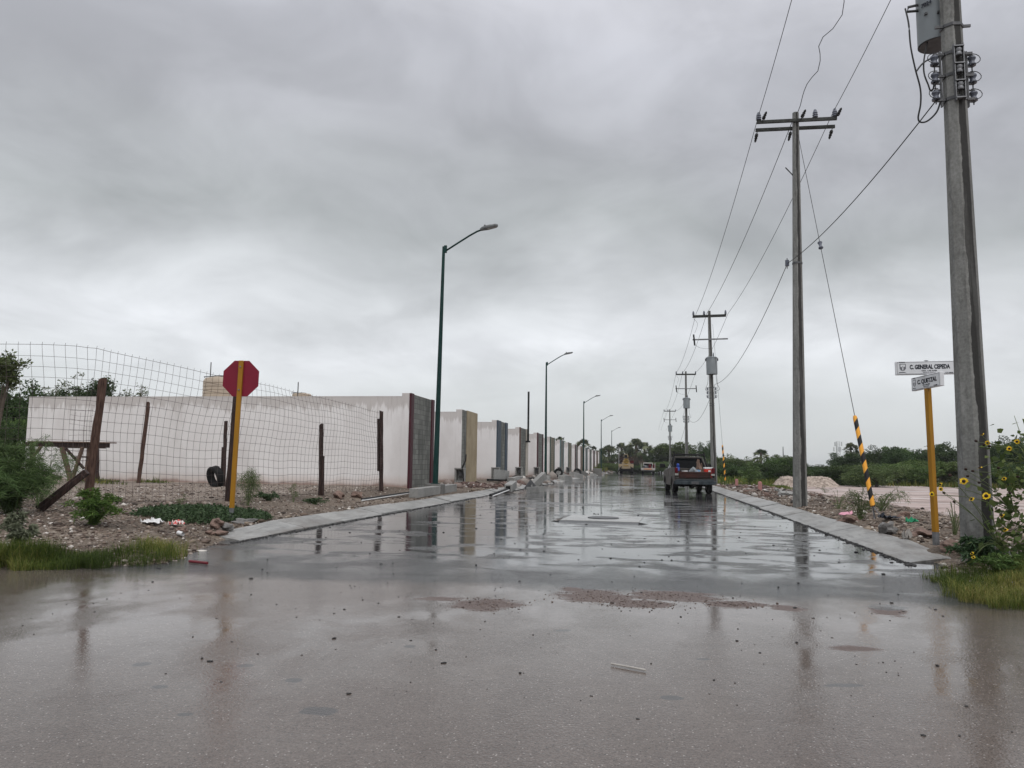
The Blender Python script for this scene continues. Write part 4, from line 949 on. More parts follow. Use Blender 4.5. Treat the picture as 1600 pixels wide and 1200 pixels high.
def tyre():
    c = gp(336, 761); R_ = .375
    Mx = Matrix.Translation((c.x, c.y, c.z+R_*.93-.02)) @ Matrix.Rotation(rad(-32), 4, 'Z') @ Matrix.Rotation(rad(-14), 4, 'Y') @ Matrix.Rotation(rad(16), 4, 'X') @ Matrix.Rotation(rad(90), 4, 'X')
    b = MB(Mx); tyre_lathe(b, R_, .26, .60)
    # tread blocks
    for k in range(44):
        a = 2*math.pi*k/44
        for s_ in (-1, 1): b.box((0, 0, 0), (.022, .03, .09), Matrix.Rotation(a+.04*s_, 4, 'Z') @ Matrix.Translation((R_*.985, 0, s_*.062)))
    tag(b.build('old_tyre', M['tyre'], auto=35), 'worn black car tyre leaning against a timber post by the wall', 'tyre')
M['tyre'] = pm('tyre_rubber', (.008, .008, .009), (.016, .016, .016), 9, .65, .25, 60, spec=.15)
tyre()

# ================================================================ VEHICLES
M['paint'] = pm('dusty_pewter_paint', (.075, .069, .063), (.05, .045, .04), 1.5, .35, rough2=.5, spec=.25)
M['rustred'] = pm('rusty_red_board', (.050, .013, .008), (.02, .010, .008), 3.2, .6, .3, 25)
M['bumper'] = pm('scuffed_blue_grey_bumper', (.016, .024, .03), (.05, .062, .07), 4, .5, .1, 30, spec=.2)
M['tail'] = pm('tail_lamp_red', (.11, .003, .009), (.06, .002, .006), 6, .25, spec=.2)
M['coolred'] = pm('cooler_red', (.55, .035, .02), (.48, .03, .018), 3, .35)
M['yel'] = pm('truck_yellow', (.33, .20, .025), (.22, .14, .02), 4, .45)
M['crm'] = pm('truck_cream', (.38, .30, .19), (.26, .21, .14), 3, .5)
M['bluep'] = pm('blue_plastic', (.03, .07, .33), (.02, .05, .25), 5, .4)
M['orange'] = pm('orange_panel', (.55, .2, .06), (.42, .16, .06), 4, .5)
def wheel(t, x, y, r=.36, w=.24, name='wheel'):
    Mx = Matrix.Translation((x, y, r)) @ Matrix.Rotation(rad(90), 4, 'Y')
    b = MB(Mx); tyre_lathe(b, r, w, .60, n=28); wh = b.build(name, M['tyre'], t, auto=35)
    b = MB(Mx); sd = 1 if x > 0 else -1; b.lathe([(r*.62, -w*.4), (r*.62, w*.4)], 24); b.lathe([(r*.61, sd*w*.25), (r*.35, sd*w*.1), (r*.3, sd*w*.3), (0, sd*w*.32)], 24); b.build('rim', M['galv'], wh, auto=35); return wh
def arc(cy, cz, r, a0, a1, n=9): return [(cy+r*math.cos(rad(a0+(a1-a0)*k/n)), cz+r*math.sin(rad(a0+(a1-a0)*k/n))) for k in range(n+1)]
def pickup():
    t = thing('pickup_truck', 'pewter pickup with a black ladder rack and loaded bed, parked by the right kerb', 'pickup truck', (2.25, 37.1, 0), rad(4.6))
    Wd = .93; S = .93
    side = [(.08, .60), (.08, 1.19), (.12, 1.215), (2.0, 1.215), (2.06, 1.19), (3.75, 1.16), (4.85, 1.04), (5.1, .92), (5.14, .5), (4.78, .42)]+arc(4.25, .37, .43, 8, 172)+[(3.78, .36), (1.62, .36)]+arc(1.12, .37, .43, 8, 172)+[(.64, .45), (.1, .5)]
    b = MB()
    for s_ in (-1, 1): b.prism(side, s_*.90, s_*Wd)
    b.prism([(3.70, .5), (3.70, 1.165), (4.85, 1.045), (5.1, .92), (5.14, .5)], -.899, .899)      # bonnet and nose
    b.prism([(2.03, .42), (2.03, 1.19), (3.70, 1.165), (3.70, .42)], -.899, .899)
    b.box((0, 1.04, .74), (1.79, 1.95, .04)); b.box((0, .13, .66), (1.79, .06, .14))
    for s_ in (-1, 1):   # wheel-arch lips and bed rails
        for cy in (1.12, 4.25):
            a0 = arc(cy, .37, .43, 4, 176, 12); a1 = arc(cy, .37, .475, 4, 176, 12); b.prism(a0+a1[::-1], s_*.925, s_*.955)
        b.box((s_*.885, 1.04, 1.20), (.11, 1.92, .035)); b.box((s_*.72, 1.12, .88), (.34, .9, .26))
    # cab: pillars and roof
    lo = [(-.87, 2.06), (.87, 2.06), (.87, 3.75), (-.87, 3.75)]; hi = [(-.68, 2.28), (.68, 2.28), (.68, 3.10), (-.68, 3.10)]; z0, z1 = 1.16, 1.70
    for (a, c_) in zip(lo, hi): b.bar((a[0]*.97, a[1]+(.04 if a[1] < 3 else -.04), z0), (c_[0]*.97, c_[1], z1), .09, .08)
    b.prism([(-.72, 2.24), (.72, 2.24), (.72, 3.12), (-.72, 3.12)], 1.68, 1.74, 'z'); b.prism([(-.62, 2.32), (.62, 2.32), (.62, 3.02), (-.62, 3.02)], 1.74, 1.775, 'z')
    b.bar((-.84, 2.75, z0), (-.70, 2.72, z1), .05, .09); b.bar((.84, 2.75, z0), (.70, 2.72, z1), .05, .09)
    b.build('body', M['paint'], t, bevel=.018, auto=30)
    def pane(nm, c4):
        q = MB(); n_ = (Vector(c4[1])-Vector(c4[0])).cross(Vector(c4[3])-Vector(c4[0])).normalized()*.008
        q.add([tuple(Vector(v)-n_) for v in c4]+[tuple(Vector(v)+n_) for v in c4], [(0, 3, 2, 1), (4, 5, 6, 7), (0, 1, 5, 4), (1, 2, 6, 5), (2, 3, 7, 6), (3, 0, 4, 7)]); q.build(nm, M['glass'], t)
    pane('rear_window', [(-.80, 2.085, 1.19), (.80, 2.085, 1.19), (.65, 2.255, 1.67), (-.65, 2.255, 1.67)])
    pane('windscreen', [(-.82, 3.70, 1.17), (.82, 3.70, 1.17), (.65, 3.10, 1.68), (-.65, 3.10, 1.68)])
    for s_ in (-1, 1): pane('side_window', [(s_*.865, 2.16, 1.19), (s_*.865, 3.62, 1.18), (s_*.69, 3.08, 1.67), (s_*.69, 2.32, 1.67)])
    b = MB(); b.box((0, .06, .885), (1.46, .05, .30)); b.box((0, .03, .98), (1.36, .02, .03)); b.box((0, .03, .81), (1.36, .02, .03)); b.build('tailgate', M['rustred'], t, bevel=.01)
    for s_ in (-1, 1):
        b = MB(); b.box((s_*.85, .06, 1.09), (.14, .09, .26)); o = b.build('tail_light', M['tail'], t, bevel=.02)
        b = MB(); b.box((s_*.835, .065, .90), (.16, .08, .09)); b.build('reversing_light', M['lens'], t, bevel=.01)
    b = MB(); b.prism([(-.97, .18), (-.97, .02), (-.88, -.1), (-.3, -.13), (-.3, -.07), (.3, -.07), (.3, -.13), (.88, -.1), (.97, .02), (.97, .18)], .44, .60, 'z'); b.prism([(-.93, .16), (-.86, -.04), (.86, -.04), (.93, .16)], .60, .67, 'z'); bu = b.build('bumper', M['bumper'], t, bevel=.015)
    b = MB(); b.box((0, -.078, .52), (.34, .012, .13)); b.build('number_plate', M['galv_d'], bu)
    b = MB(); b.box((0, .2, .36), (.09, .5, .07)); b.lathe([(.03, 0), (.03, .07), (0, .09)], 10, Matrix.Translation((0, -.12, .40))); b.box((0, 1.12, .37), (1.3, .10, .10)); b.lathe([(.0, -.14), (.13, -.1), (.15, 0), (.13, .1), (0, .14)], 14, Matrix.Translation((0, 1.12, .36)) @ Matrix.Rotation(rad(90), 4, 'X'))
    b.box((0, 3, .42), (1.1, 3.8, .1)); b.tube([(-.5, .15, .33), (-.5, 1.5, .33)], .035, 8); b.build('underbody', M['black'], t)
    for x in (-.80, .80):
        for y in (1.12, 4.25): wheel(t, x, y, .37, .25)
    for s_ in (-1, 1):
        b = MB(); b.box((s_*1.16, 3.3, 1.30), (.26, .10, .20)); b.bar((s_*.88, 3.35, 1.18), (s_*1.06, 3.32, 1.26), .05, .04); b.build('wing_mirror', M['black'], t, bevel=.02)
    b = MB()
    for s_ in (-1, 1):
        b.bar((s_*.86, 1.88, 1.21), (s_*.72, 1.95, 1.85), .07, .06); b.bar((s_*.72, 1.95, 1.80), (s_*.72, 1.95, 2.0), .05, .05); b.bar((s_*.86, 1.4, 1.21), (s_*.74, 1.93, 1.6), .04, .04)
        b.bar((s_*.60, 1.95, 1.80), (s_*.72, 1.95, 1.90), .03, .03)
    b.box((0, 1.95, 1.85), (1.5, .06, .09)); b.build('ladder_rack', M['black'], t, bevel=.008)
    T = Matrix.Translation((2.25, 37.1, 0)) @ Matrix.Rotation(rad(4.6), 4, 'Z')
    # load in the bed
    c = thing('cooler', 'red cooler box with a white lid in the back of the pickup', 'cooler', T @ Vector((.66, .36, .765)), rad(4.6))
    b = MB(); b.box((0, 0, .20), (.36, .30, .40), taper=1.04); b.build('cooler_body', M['coolred'], c, bevel=.02); b = MB(); b.box((0, 0, .445), (.39, .33, .085)); b.build('lid', M['white'], c, bevel=.02)
    b = MB(); b.box((.05, -.16, .3), (.12, .012, .09)); b.build('emblem', M['white'], c, bevel=.01)
    b = MB(T); b.lathe([(.12, .77), (.145, 1.10), (.15, 1.13), (.13, 1.13), (.10, .80)], 20, Matrix.Translation((.18, .32, .0))); tag(b.build('bucket', M['buckb'], auto=35), 'pale blue and white paint bucket standing in the pickup bed', 'bucket')
    b = MB(T); b.lathe([(.12, .77), (.145, 1.06), (.15, 1.09), (.13, 1.09), (.10, .80)], 20, Matrix.Translation((-.42, .34, .0))); tag(b.build('bucket', M['white'], auto=35), 'white bucket at the left end of the pickup bed', 'bucket')
    b = MB(T); b.tube([(-.10, .6, .95), (.10, .5, 1.12)], .16, 14, r1=.19); b.tube([(.18, .3, .8), (-.22, .35, .9)], .05, 8); tag(b.build('tipped_drum', M['trafo'], auto=35), 'grey metal drum tipped over in the middle of the pickup bed', 'drum')
    b = MB(T); b.bar((.20, .8, .8), (.30, .9, 1.62), .05, .16); b.bar((.5, .7, .8), (.28, 1.0, 1.5), .22, .03); b.bar((.52, 1.0, .8), (.46, 1.0, 1.45), .04, .05); b.bar((.1, .7, 1.2), (.6, .9, 1.1), .05, .04); tag(b.build('folded_tool', M['wood_l'], bevel=.008), 'grey brown tools and boards sticking up from the pickup bed', 'tools')
    b = MB(T); b.rock((-.62, 1.3, 1.33), .075, 4, (1, .6, 1.3), 2, .3); b.box((-.62, 1.3, 1.0), (.14, .2, .5)); tag(b.build('blue_jug', M['bluep'], smooth=True), 'blue plastic jug on the left side of the pickup load', 'jug')
    b = MB(T); b.box((-.2, 1.2, .92), (1.1, .8, .30)); b.rock((.1, 1.1, 1.06), .3, 8, (1.4, 1, .5), 2); tag(b.build('dark_tarp', M['black']), 'black tarpaulin heap behind the buckets in the pickup bed', 'tarpaulin')
M['buckb'] = pm('pale_blue_bucket', (.25, .42, .62), (.6, .6, .6), 6, .4, lo=.48, hi=.52)
pickup()
def rig_truck():
    x, y = -3.35, 133.0
    t = thing('digger_truck', 'yellow and cream utility truck with splayed outriggers at the far end of the road', 'truck', (x, y, 0))
    b = MB(); b.prism([(-1.25, 1.15), (-1.25, 1.62), (1.25, 1.62), (1.25, 1.15), (.7, .82), (-.7, .82)], 0, .5, 'y'); b.box((0, 2.5, 1.2), (2.4, 4.6, .5)); b.build('deck', M['crm'], t, bevel=.03)
    b = MB(); b.box((0, 5.8, 1.75), (2.2, 1.6, 1.7), taper=.92); b.box((0, 7.1, 1.2), (1.8, 1.3, 1.0)); b.build('cab', M['crm'], t, bevel=.05)
    for s_ in (-1, 1):
        b = MB(); b.bar((s_*.75, -.05, 1.2), (s_*1.45, -.05, .08), .20, .18); b.box((s_*1.5, -.05, .05), (.45, .35, .1)); b.build('outrigger', M['black'], t)
        b = MB(); b.box((s_*.98, 1.8, 1.75), (.42, 2.6, .55)); b.build('tool_box', M['galv_d'], t, bevel=.02)
        for yy in (1.2, 5.9): wheel(t, s_*.92, yy, .5, .42)
    b = MB(); b.box((.95, .15, 2.0), (.62, .35, .5)); b.build('red_box', M['tail'], t, bevel=.02)
    b = MB(); b.box((0, .8, 2.2), (.5, .6, 1.3)); b.box((0, .5, 2.0), (.9, .3, .12)); b.build('turret', M['galv_d'], t, bevel=.02)
    for zz_, ww in ((1.82, .82), (2.12, .95), (2.42, .6), (1.32, .8)):
        b = MB(); b.box((0, .1, zz_), (ww, .3, .2)); b.build('boom_plate', M['yel'], t, bevel=.02)
    b = MB(); b.bar((0, .9, 2.75), (.1, 5.5, 3.0), .3, .28); b.build('boom', M['yel'], t, bevel=.02)
    b = MB(); b.box((-.05, .25, 2.98), (.5, .4, .42)); b.build('boom_head', M['black'], t, bevel=.03)
    b = MB(); b.box((-.05, .1, 3.24), (.62, .5, .09)); b.box((-.34, .1, 3.02), (.07, .45, .4)); b.box((.26, .1, 3.0), (.07, .45, .36)); b.build('head_bracket', M['crm'], t, bevel=.02)
    b = MB(); b.box((0, 3.4, .72), (1.3, 6.4, .5)); b.box((0, 1.2, .5), (1.5, .3, .3)); b.build('underbody', M['black'], t)
    for s_ in (-1, 1):
        b = MB(); b.box((s_*.80, .4, 2.45), (.7, 1.2, .38)); b.box((s_*.6, .3, 2.75), (.4, .5, .25)); b.box((s_*.7, .2, 2.1), (.3, .3, .3)); b.bar((s_*1.0, .3, 1.9), (s_*.5, .9, 2.9), .08, .08); b.build('stowed_gear', M['wood_d'], t)
    b = MB(); b.box((0, .9, 2.45), (1.9, .8, .08)); b.box((-.7, .9, 2.75), (.06, .7, .6)); b.box((.75, .9, 2.75), (.06, .7, .5)); b.build('platform_rail', M['galv_d'], t)
rig_truck()
M['twhite'] = pm('weathered_white_paint', (.42, .41, .39), (.3, .28, .26), 3, .5)
def flat_truck():
    x, y = .32, 128.0
    t = thing('flatbed_truck', 'small white flatbed truck with an orange striped tail at the far end of the road', 'truck', (x, y, 0))
    b = MB(); b.box((0, 1.6, .92), (2.25, 3.4, .16)); b.box((0, -.12, .80), (2.3, .08, .34)); b.build('bed', M['twhite'], t, bevel=.02)
    b = MB(); b.box((0, 4.3, 1.25), (1.85, 1.9, 1.3), taper=.86); b.box((0, 5.6, .95), (1.7, 1.1, .8)); b.build('cab', M['twhite'], t, bevel=.06)
    b = MB(); b.box((0, 3.40, 1.52), (1.4, .04, .45)); b.build('rear_window', M['glass'], t)
    for s_ in (-1, 1):
        b = MB(); b.box((s_*1.1, .0, 1.35), (.09, .09, .95)); b.box((s_*1.1, 1.6, 1.45), (.05, 3.2, .5)); b.build('stake_side', M['twhite'], t)
        for yy in (1.0, 4.9): wheel(t, s_*.85, yy, .38, .3)
    b = MB(); b.box((0, -.17, .84), (1.3, .03, .16)); b.build('tail_panel', M['orange'], t)
    b = MB(); b.box((0, 2.4, .62), (1.2, 5.0, .42)); b.box((0, 1.0, .4), (1.3, .25, .25)); b.build('underbody', M['black'], t)
    for px, l in ((.30, 'round red barrel lid in the white flatbed truck'), (.98, 'red box against the right stake of the white flatbed truck')):
        b = MB(); b.lathe([(.24, 0), (.24, .5), (0, .5)], 16, Matrix.Translation((x+px, y+.4, 1.0))); b.rock((x+px, y+.4, 1.55), .16, 3, n=2); tag(b.build('red_barrel', M['tail'], auto=35), l, 'barrel')
    b = MB(); b.rock((x-.35, y+1.0, 1.0), .5, 5, (1.2, 1, .8), 2, .5); b.box((x-.1, y+.9, 1.2), (1.4, .6, .3)); tag(b.build('tool_load', M['galv_d']), 'dark heap of tools in the white flatbed truck bed', 'load')
flat_truck()

# ================================================================ VEGETATION
rs = np.random.RandomState(11)
def unit(n, r=rs):
    v = r.normal(size=(n, 3)); return v/np.linalg.norm(v, axis=1, keepdims=True)
def leaf_quads(C, size, asp=.5, r=rs, updroop=0.0):
    n = len(C); d = unit(n, r); d[:, 2] = d[:, 2]*.7-updroop; d /= np.linalg.norm(d, axis=1, keepdims=True)
    s_ = np.cross(d, unit(n, r)); s_ /= np.linalg.norm(s_, axis=1, keepdims=True)
    L = size*r.uniform(.6, 1.4, n)[:, None]; Wd = L*asp
    V = np.stack([C, C+d*L*.5+s_*Wd*.5, C+d*L, C+d*L*.5-s_*Wd*.5], 1).reshape(-1, 3)
    return V, np.arange(4*n).reshape(n, 4)
def cloud(clumps, n, r=rs, shell=.55):
    # clumps: (x,y,z,rx,ry,rz,weight) -> leaf centres and a brightness value
    w_ = np.array([c[6] for c in clumps], float); k = r.choice(len(clumps), n, p=w_/w_.sum()); A = np.array(clumps)[k]
    u = unit(n, r)*(r.uniform(shell, 1.05, n)[:, None]); C = A[:, :3]+u*A[:, 3:6]
    cv = r.uniform(-.16, .16, len(clumps))[k]
    return C, np.clip(.5+cv+r.normal(0, .13, n), 0, 1)
LEAF = {
 'dark': varmat('dark_green_leaves', [(0, (.014, .028, .010)), (.5, (.038, .066, .022)), (1, (.09, .13, .045))], .6, .25, spec=.12),
 'mid': varmat('mid_green_leaves', [(0, (.03, .055, .016)), (.5, (.075, .12, .034)), (1, (.16, .21, .07))], .6, .3, spec=.12),
 'olive': varmat('olive_green_leaves', [(0, (.04, .058, .020)), (.5, (.09, .12, .045)), (1, (.17, .20, .09))], .65, .3, spec=.12),
 'feather': varmat('feathery_green_leaves', [(0, (.03, .06, .02)), (.5, (.085, .145, .05)), (1, (.18, .26, .11))], .6, .3, spec=.12),
 'weed': varmat('fresh_green_leaves', [(0, (.03, .07, .015)), (.5, (.07, .145, .03)), (1, (.17, .26, .07))], .6, .3, spec=.12),
 'grey': varmat('grey_green_leaves', [(0, (.09, .105, .065)), (.5, (.15, .17, .11)), (1, (.24, .26, .18))], .7, .25),
 'cover': varmat('low_cover_leaves', [(0, (.025, .045, .02)), (.5, (.05, .085, .038)), (1, (.10, .14, .07))], .6, .2, spec=.15),
 'grass': varmat('grass_blades', [(0, (.035, .055, .012)), (.45, (.095, .13, .026)), (.72, (.20, .20, .055)), (1, (.33, .27, .10))], .6, .3, spec=.12),
 'palm': varmat('palm_fronds', [(0, (.012, .022, .009)), (.5, (.045, .062, .027)), (1, (.16, .175, .095))], .6, .15, spec=.12),
 'skirt': varmat('dead_palm_skirt', [(0, (.05, .037, .025)), (.5, (.10, .075, .052)), (1, (.17, .13, .09))], .8, .1),
}
M['bark'] = pm('tree_bark', (.075, .055, .042), (.045, .034, .027), 6, .85, .5, 12, stretch=(3, 3, .6))
M['stem'] = pm('green_stem', (.10, .13, .05), (.07, .09, .035), 6, .6)
M['twig'] = pm('grey_twig', (.12, .095, .075), (.08, .065, .05), 6, .8)
def branchy(H_, spread, seed, r0, z1=.45):
    b = MB(); rng = random.Random(seed); zt = H_*z1
    tr = [(0, 0, -.2), (rng.uniform(-.1, .1), rng.uniform(-.1, .1), zt*.5), (rng.uniform(-.2, .2), rng.uniform(-.2, .2), zt)]
    b.tube(tr, r0, 8, r1=r0*.6); tips = []
    for k in range(6):
        a = k*1.05+rng.uniform(-.3, .3); f = rng.uniform(.45, 1); s = Vector(tr[1]).lerp(Vector(tr[2]), f)
        e = s+Vector((math.cos(a)*spread*rng.uniform(.4, .8), math.sin(a)*spread*rng.uniform(.4, .8), (H_-zt)*rng.uniform(.3, .75)))
        mid = s.lerp(e, .5)+Vector((0, 0, .08*H_)); b.tube([s, mid, e], r0*.42, 6, r1=r0*.12); tips.append(e)
        for q in range(2):
            e2 = e+Vector((rng.uniform(-1, 1)*spread*.3, rng.uniform(-1, 1)*spread*.3, rng.uniform(.05, .25)*H_)); b.tube([mid.lerp(e, .6), e2], r0*.15, 5, r1=r0*.04); tips.append(e2)
    return b, tips
def make_tree(name, label, cat, mat, H_, Rd, n, lsize, seed, low=.25, group=None, nclump=26, asp=.55, r0=.16, gap=.0):
    r = np.random.RandomState(seed); rng = random.Random(seed)
    t = thing(name, label, cat, (0, 0, 0), 0, group)
    b, tips = branchy(H_, Rd, seed, r0, max(low, .25)); b.build('trunk', M['bark'], t)
    cl = []
    for k in range(nclump):
        a = rng.uniform(0, 6.28); rr = Rd*math.sqrt(rng.random())*.82; f = rng.random()
        zt = H_*(1-.42*(rr/Rd)**2)*(.90+.1*rng.random()); zl = H_*low; s = Rd*rng.uniform(.20, .40)
        z = zl+(zt-zl)*f**.6; cl.append((rr*math.cos(a), rr*math.sin(a), min(z, zt-s*.55), s, s, s*.72, s*s))
    for e in tips: s = Rd*.22; cl.append((e.x, e.y, e.z, s, s, s*.8, s*s))
    C, var = cloud(cl, n, r); V, Fc = leaf_quads(C, lsize, asp, r)
    fastmesh('crown', V, Fc, LEAF[mat], t, var); return t
def place(t, x, y, s=(1, 1, 1), rz=0, label=None, z=None):
    t.location = (x, y, gz(x, y) if z is None else z); t.scale = s; t.rotation_euler = (0, 0, rz)
    if label: t['label'] = label
# prototypes
TREES = {}
TP = {'bush1': ('scrub_bush', 'bush', 'olive', 3.0, 2.6, 8500, .17, 3, .02, 30), 'bush2': ('scrub_bush', 'bush', 'mid', 3.0, 2.4, 8500, .17, 4, .02, 26), 'bush3': ('scrub_bush', 'bush', 'dark', 3.0, 2.8, 8500, .18, 9, .02, 30),
      'tree1': ('mesquite_tree', 'tree', 'dark', 6.0, 3.4, 10000, .24, 5, .22, 30), 'tree2': ('mesquite_tree', 'tree', 'dark', 6.0, 3.0, 9000, .24, 6, .28, 22), 'tree3': ('broad_tree', 'tree', 'mid', 6.5, 3.0, 9000, .26, 7, .2, 24)}
used = {}
PH = {'scrub_bush': 3.0, 'mesquite_tree': 6.0, 'broad_tree': 6.5}
PR = {'bush1': 2.6, 'bush2': 2.4, 'bush3': 2.8, 'tree1': 3.4, 'tree2': 3.0, 'tree3': 3.0}
def put(kind, px, ptop, y, wpx, label, group, rz=None, xoff=0):
    d = TP[kind]
    if kind not in used:
        t = make_tree(d[0], label, d[1], d[2], d[3], d[4], d[5], d[6], d[7], d[8], group, d[9]); used[kind] = t
    else: t = copy_tree(used[kind]); t['label'] = label
    t['group'] = group
    c = atx_y(px, y); x = c; z0 = gz(x, y); zt = topz(x, y, ptop); sc_ = (zt-z0)/d[3]*1.06
    wm = wpx/1200*proj((x, y, 1))[2]/2/PR[kind]
    place(t, x, y, (wm, wm, sc_), rz if rz is not None else (px*.37) % 6.28); return t
def atx_y(px, y):
    q = aty(px, 700, y); return q[0]
G1 = 'scrub bushes along the far edge of the clay lot'; G2 = 'dark trees behind the scrub on the right'
def place_words(px):
    # words a viewer can use to find a tree
    lm = [(1125, 'right of the third pole'), (1189, 'by the lone palm'), (1223, 'by the thin far mast'), (1257, 'behind the second pole'), (1309, 'near the cell tower'), (1345, 'behind the striped guy guard'), (1400, 'between guy guard and ochre post'), (1455, 'behind the ochre sign post'), (1525, 'behind the nearest pole'), (1575, 'behind the sunflowers'), (1650, 'beyond the right picture edge')]
    k = min(range(len(lm)), key=lambda i: abs(lm[i][0]-px)); return lm[k][1]
kinds = ['bush1', 'bush2', 'bush3']
cnt = {}
def uniq(s):
    cnt[s] = cnt.get(s, 0)+1
    return s if cnt[s] == 1 else s+[', the wider one', ', the taller one', ', the darker one', ', the farther one', ', the one farthest back', ', the loosest one', ', the sixth along', ', the seventh along', ', the eighth along'][min(cnt[s]-2, 8)]
rb = random.Random(21)
# front scrub row
px = 1128
while px < 1760:
    yb = 61+rb.uniform(-3, 6) if px > 1250 else 66+rb.uniform(-4, 6)
    top = 726+rb.uniform(-7, 5)+(4 if 1200 < px < 1300 else 0)
    k = rb.choice(kinds if px < 1300 else ['bush1', 'bush2', 'bush3', 'bush3'])
    put(k, px, top, yb+(6 if px > 1400 else 0), rb.uniform(80, 120), uniq({'bush1': 'olive', 'bush2': 'mid green', 'bush3': 'dark'}[k]+' scrub bush '+place_words(px)), G1)
    px += rb.uniform(30, 44)
for px, top, y, wd, k in ((1148, 716, 88, 66, 'bush1'), (1162, 722, 92, 46, 'tree1'), (1133, 714, 95, 50, 'tree2'), (1176, 731, 90, 50, 'bush1'), (1213, 715, 82, 34, 'tree3'), (1232, 711, 86, 44, 'tree3'), (1207, 728, 90, 36, 'tree1'), (1246, 722, 90, 30, 'tree2'),
                          (1272, 729, 95, 60, 'tree1'), (1298, 727, 100, 46, 'tree2'), (1320, 712, 100, 50, 'tree1'), (1345, 707, 98, 56, 'tree2'), (1378, 704, 95, 60, 'tree1'), (1404, 699, 95, 52, 'tree3'), (1415, 707, 90, 70, 'tree1'), (1446, 706, 96, 60, 'tree2'), (1470, 700, 98, 56, 'tree1'), (1496, 703, 94, 70, 'tree2'),
                          (1540, 700, 90, 80, 'tree1'), (1580, 692, 85, 70, 'tree1'), (1610, 690, 80, 80, 'tree2'), (1660, 695, 85, 90, 'tree1'), (1720, 700, 85, 90, 'tree2')):
    put(k, px, top, y, wd*1.15, uniq({'tree1': 'dark dense tree', 'tree2': 'dark ragged tree', 'tree3': 'light green tree', 'bush1': 'pale olive bush'}[k]+' above the scrub '+place_words(px)), G2)
# trees around the road's end
G3 = 'trees and bushes at the end of the road'
for px, top, y, wd, k, l in ((1052, 692, 150, 66, 'tree3', 'light green tree behind the farthest pole and pickup cab'), (1033, 708, 155, 50, 'tree1', 'dark green tree between the white truck and the pickup'), (1102, 697, 120, 34, 'tree1', 'dark tree just left of the third pole'),
                             (1030, 722, 140, 50, 'bush2', 'green bush right of the white flatbed truck'), (1075, 716, 135, 60, 'bush2', 'green bush hidden behind the pickup cab'), (1012, 727, 165, 60, 'bush3', 'dark bush behind the white flatbed truck'), (985, 728, 165, 60, 'bush3', 'dark bush behind the yellow truck'),
                             (955, 724, 155, 40, 'bush2', 'green bush left of the yellow truck'), (943, 724, 150, 34, 'bush2', 'low green bush at the far end of the house row'), (1112, 730, 100, 50, 'bush1', 'olive bush at the foot of the third pole'), (930, 718, 175, 40, 'tree1', 'dark tree behind the farthest houses'), (1000, 724, 178, 40, 'tree1', 'dark low tree under the big palms')):
    put(k, px, top, y, wd*1.1, l, G3)
# fan palms
def make_palm(name, label, H_, seed, skirt=1.0, group=None, cr=1.5, nf=44):
    r = np.random.RandomState(seed); t = thing(name, label, 'palm', (0, 0, 0), 0, group)
    b = MB(); b.tube([(0, 0, -.2), (.06, 0, H_*.5), (0, 0, H_-cr*.6)], .24, 10, r1=.15); b.build('trunk', M['bark'], t)
    def fans(n, elo, ehi, ln, droop, z0, z1):
        V = []; Fc = []; var = []
        for i in range(n):
            a = r.uniform(0, 6.28); e = rad(r.uniform(elo, ehi)); L = ln*r.uniform(.8, 1.1); o = np.array([0, 0, r.uniform(z0, z1)])
            d = np.array([math.cos(a)*math.cos(e), math.sin(a)*math.cos(e), math.sin(e)]); s_ = np.array([-math.sin(a), math.cos(a), 0]); u = np.cross(s_, d)*-1; ph = r.uniform(-1.0, 1.0); s_ = s_*math.cos(ph)+u*math.sin(ph); u = np.cross(d, s_)
            hub = o+d*L*.5; hub[2] -= droop*.12*L; vv = r.uniform(0, 1)
            w_ = .02; k = len(V); V += [o-s_*w_, o+s_*w_, hub+s_*w_, hub-s_*w_]; Fc.append((k, k+1, k+2, k+3)); var.append(.3)
            for q in range(9):
                an = rad(-72+18*q); dd = d*math.cos(an)+s_*math.sin(an); tip = hub+dd*L*.62*(1-.12*abs(q-4)/4); tip[2] -= droop*L*.22*r.uniform(.6, 1.4); mid = hub+dd*L*.3; nn = np.cross(dd, u); nn = nn/max(1e-6, np.linalg.norm(nn)); wd = .05*L
                k = len(V); V += [hub, mid+nn*wd, tip, mid-nn*wd]; Fc.append((k, k+1, k+2, k+3)); var.append(np.clip(vv+r.normal(0, .12), 0, 1))
        return np.array(V), np.array(Fc), var
    V, Fc, var = fans(int(nf*.8), -45, 85, cr, .9, H_-cr*.95, H_-cr*.6); fastmesh('crown', V, Fc, LEAF['palm'], t, var)
    if skirt:
        V, Fc, var = fans(int(nf*1.3), -82, -38, cr*.95, .5, H_-cr*(.8+skirt*1.1), H_-cr*.8); fastmesh('skirt', V, Fc, LEAF['skirt'], t, var)
    return t
GP = 'fan palms'
pp = make_palm('fan_palm', '', 7.5, 3, 1.9, GP); pp2 = make_palm('fan_palm', '', 7.5, 8, 0, GP, 1.6, 34); us = set()
def putpalm(proto, px, ptop, y, wpx, label):
    t = proto if proto.name not in us else copy_tree(proto); us.add(proto.name)
    x = atx_y(px, y); z0 = gz(x, y); H_ = topz(x, y, ptop)-z0; s = wpx/1200*proj((x, y, 1))[2]/2.9
    place(t, x, y, (s, s, s), px*.7, label); hh = H_/s-7.75
    for ch in [k for k in bpy.data.objects if k.parent == t]:
        if ch.name.startswith('trunk'): ch.scale = (1, 1, (7.5+hh)/7.5)
        else: ch.location = (0, 0, hh)
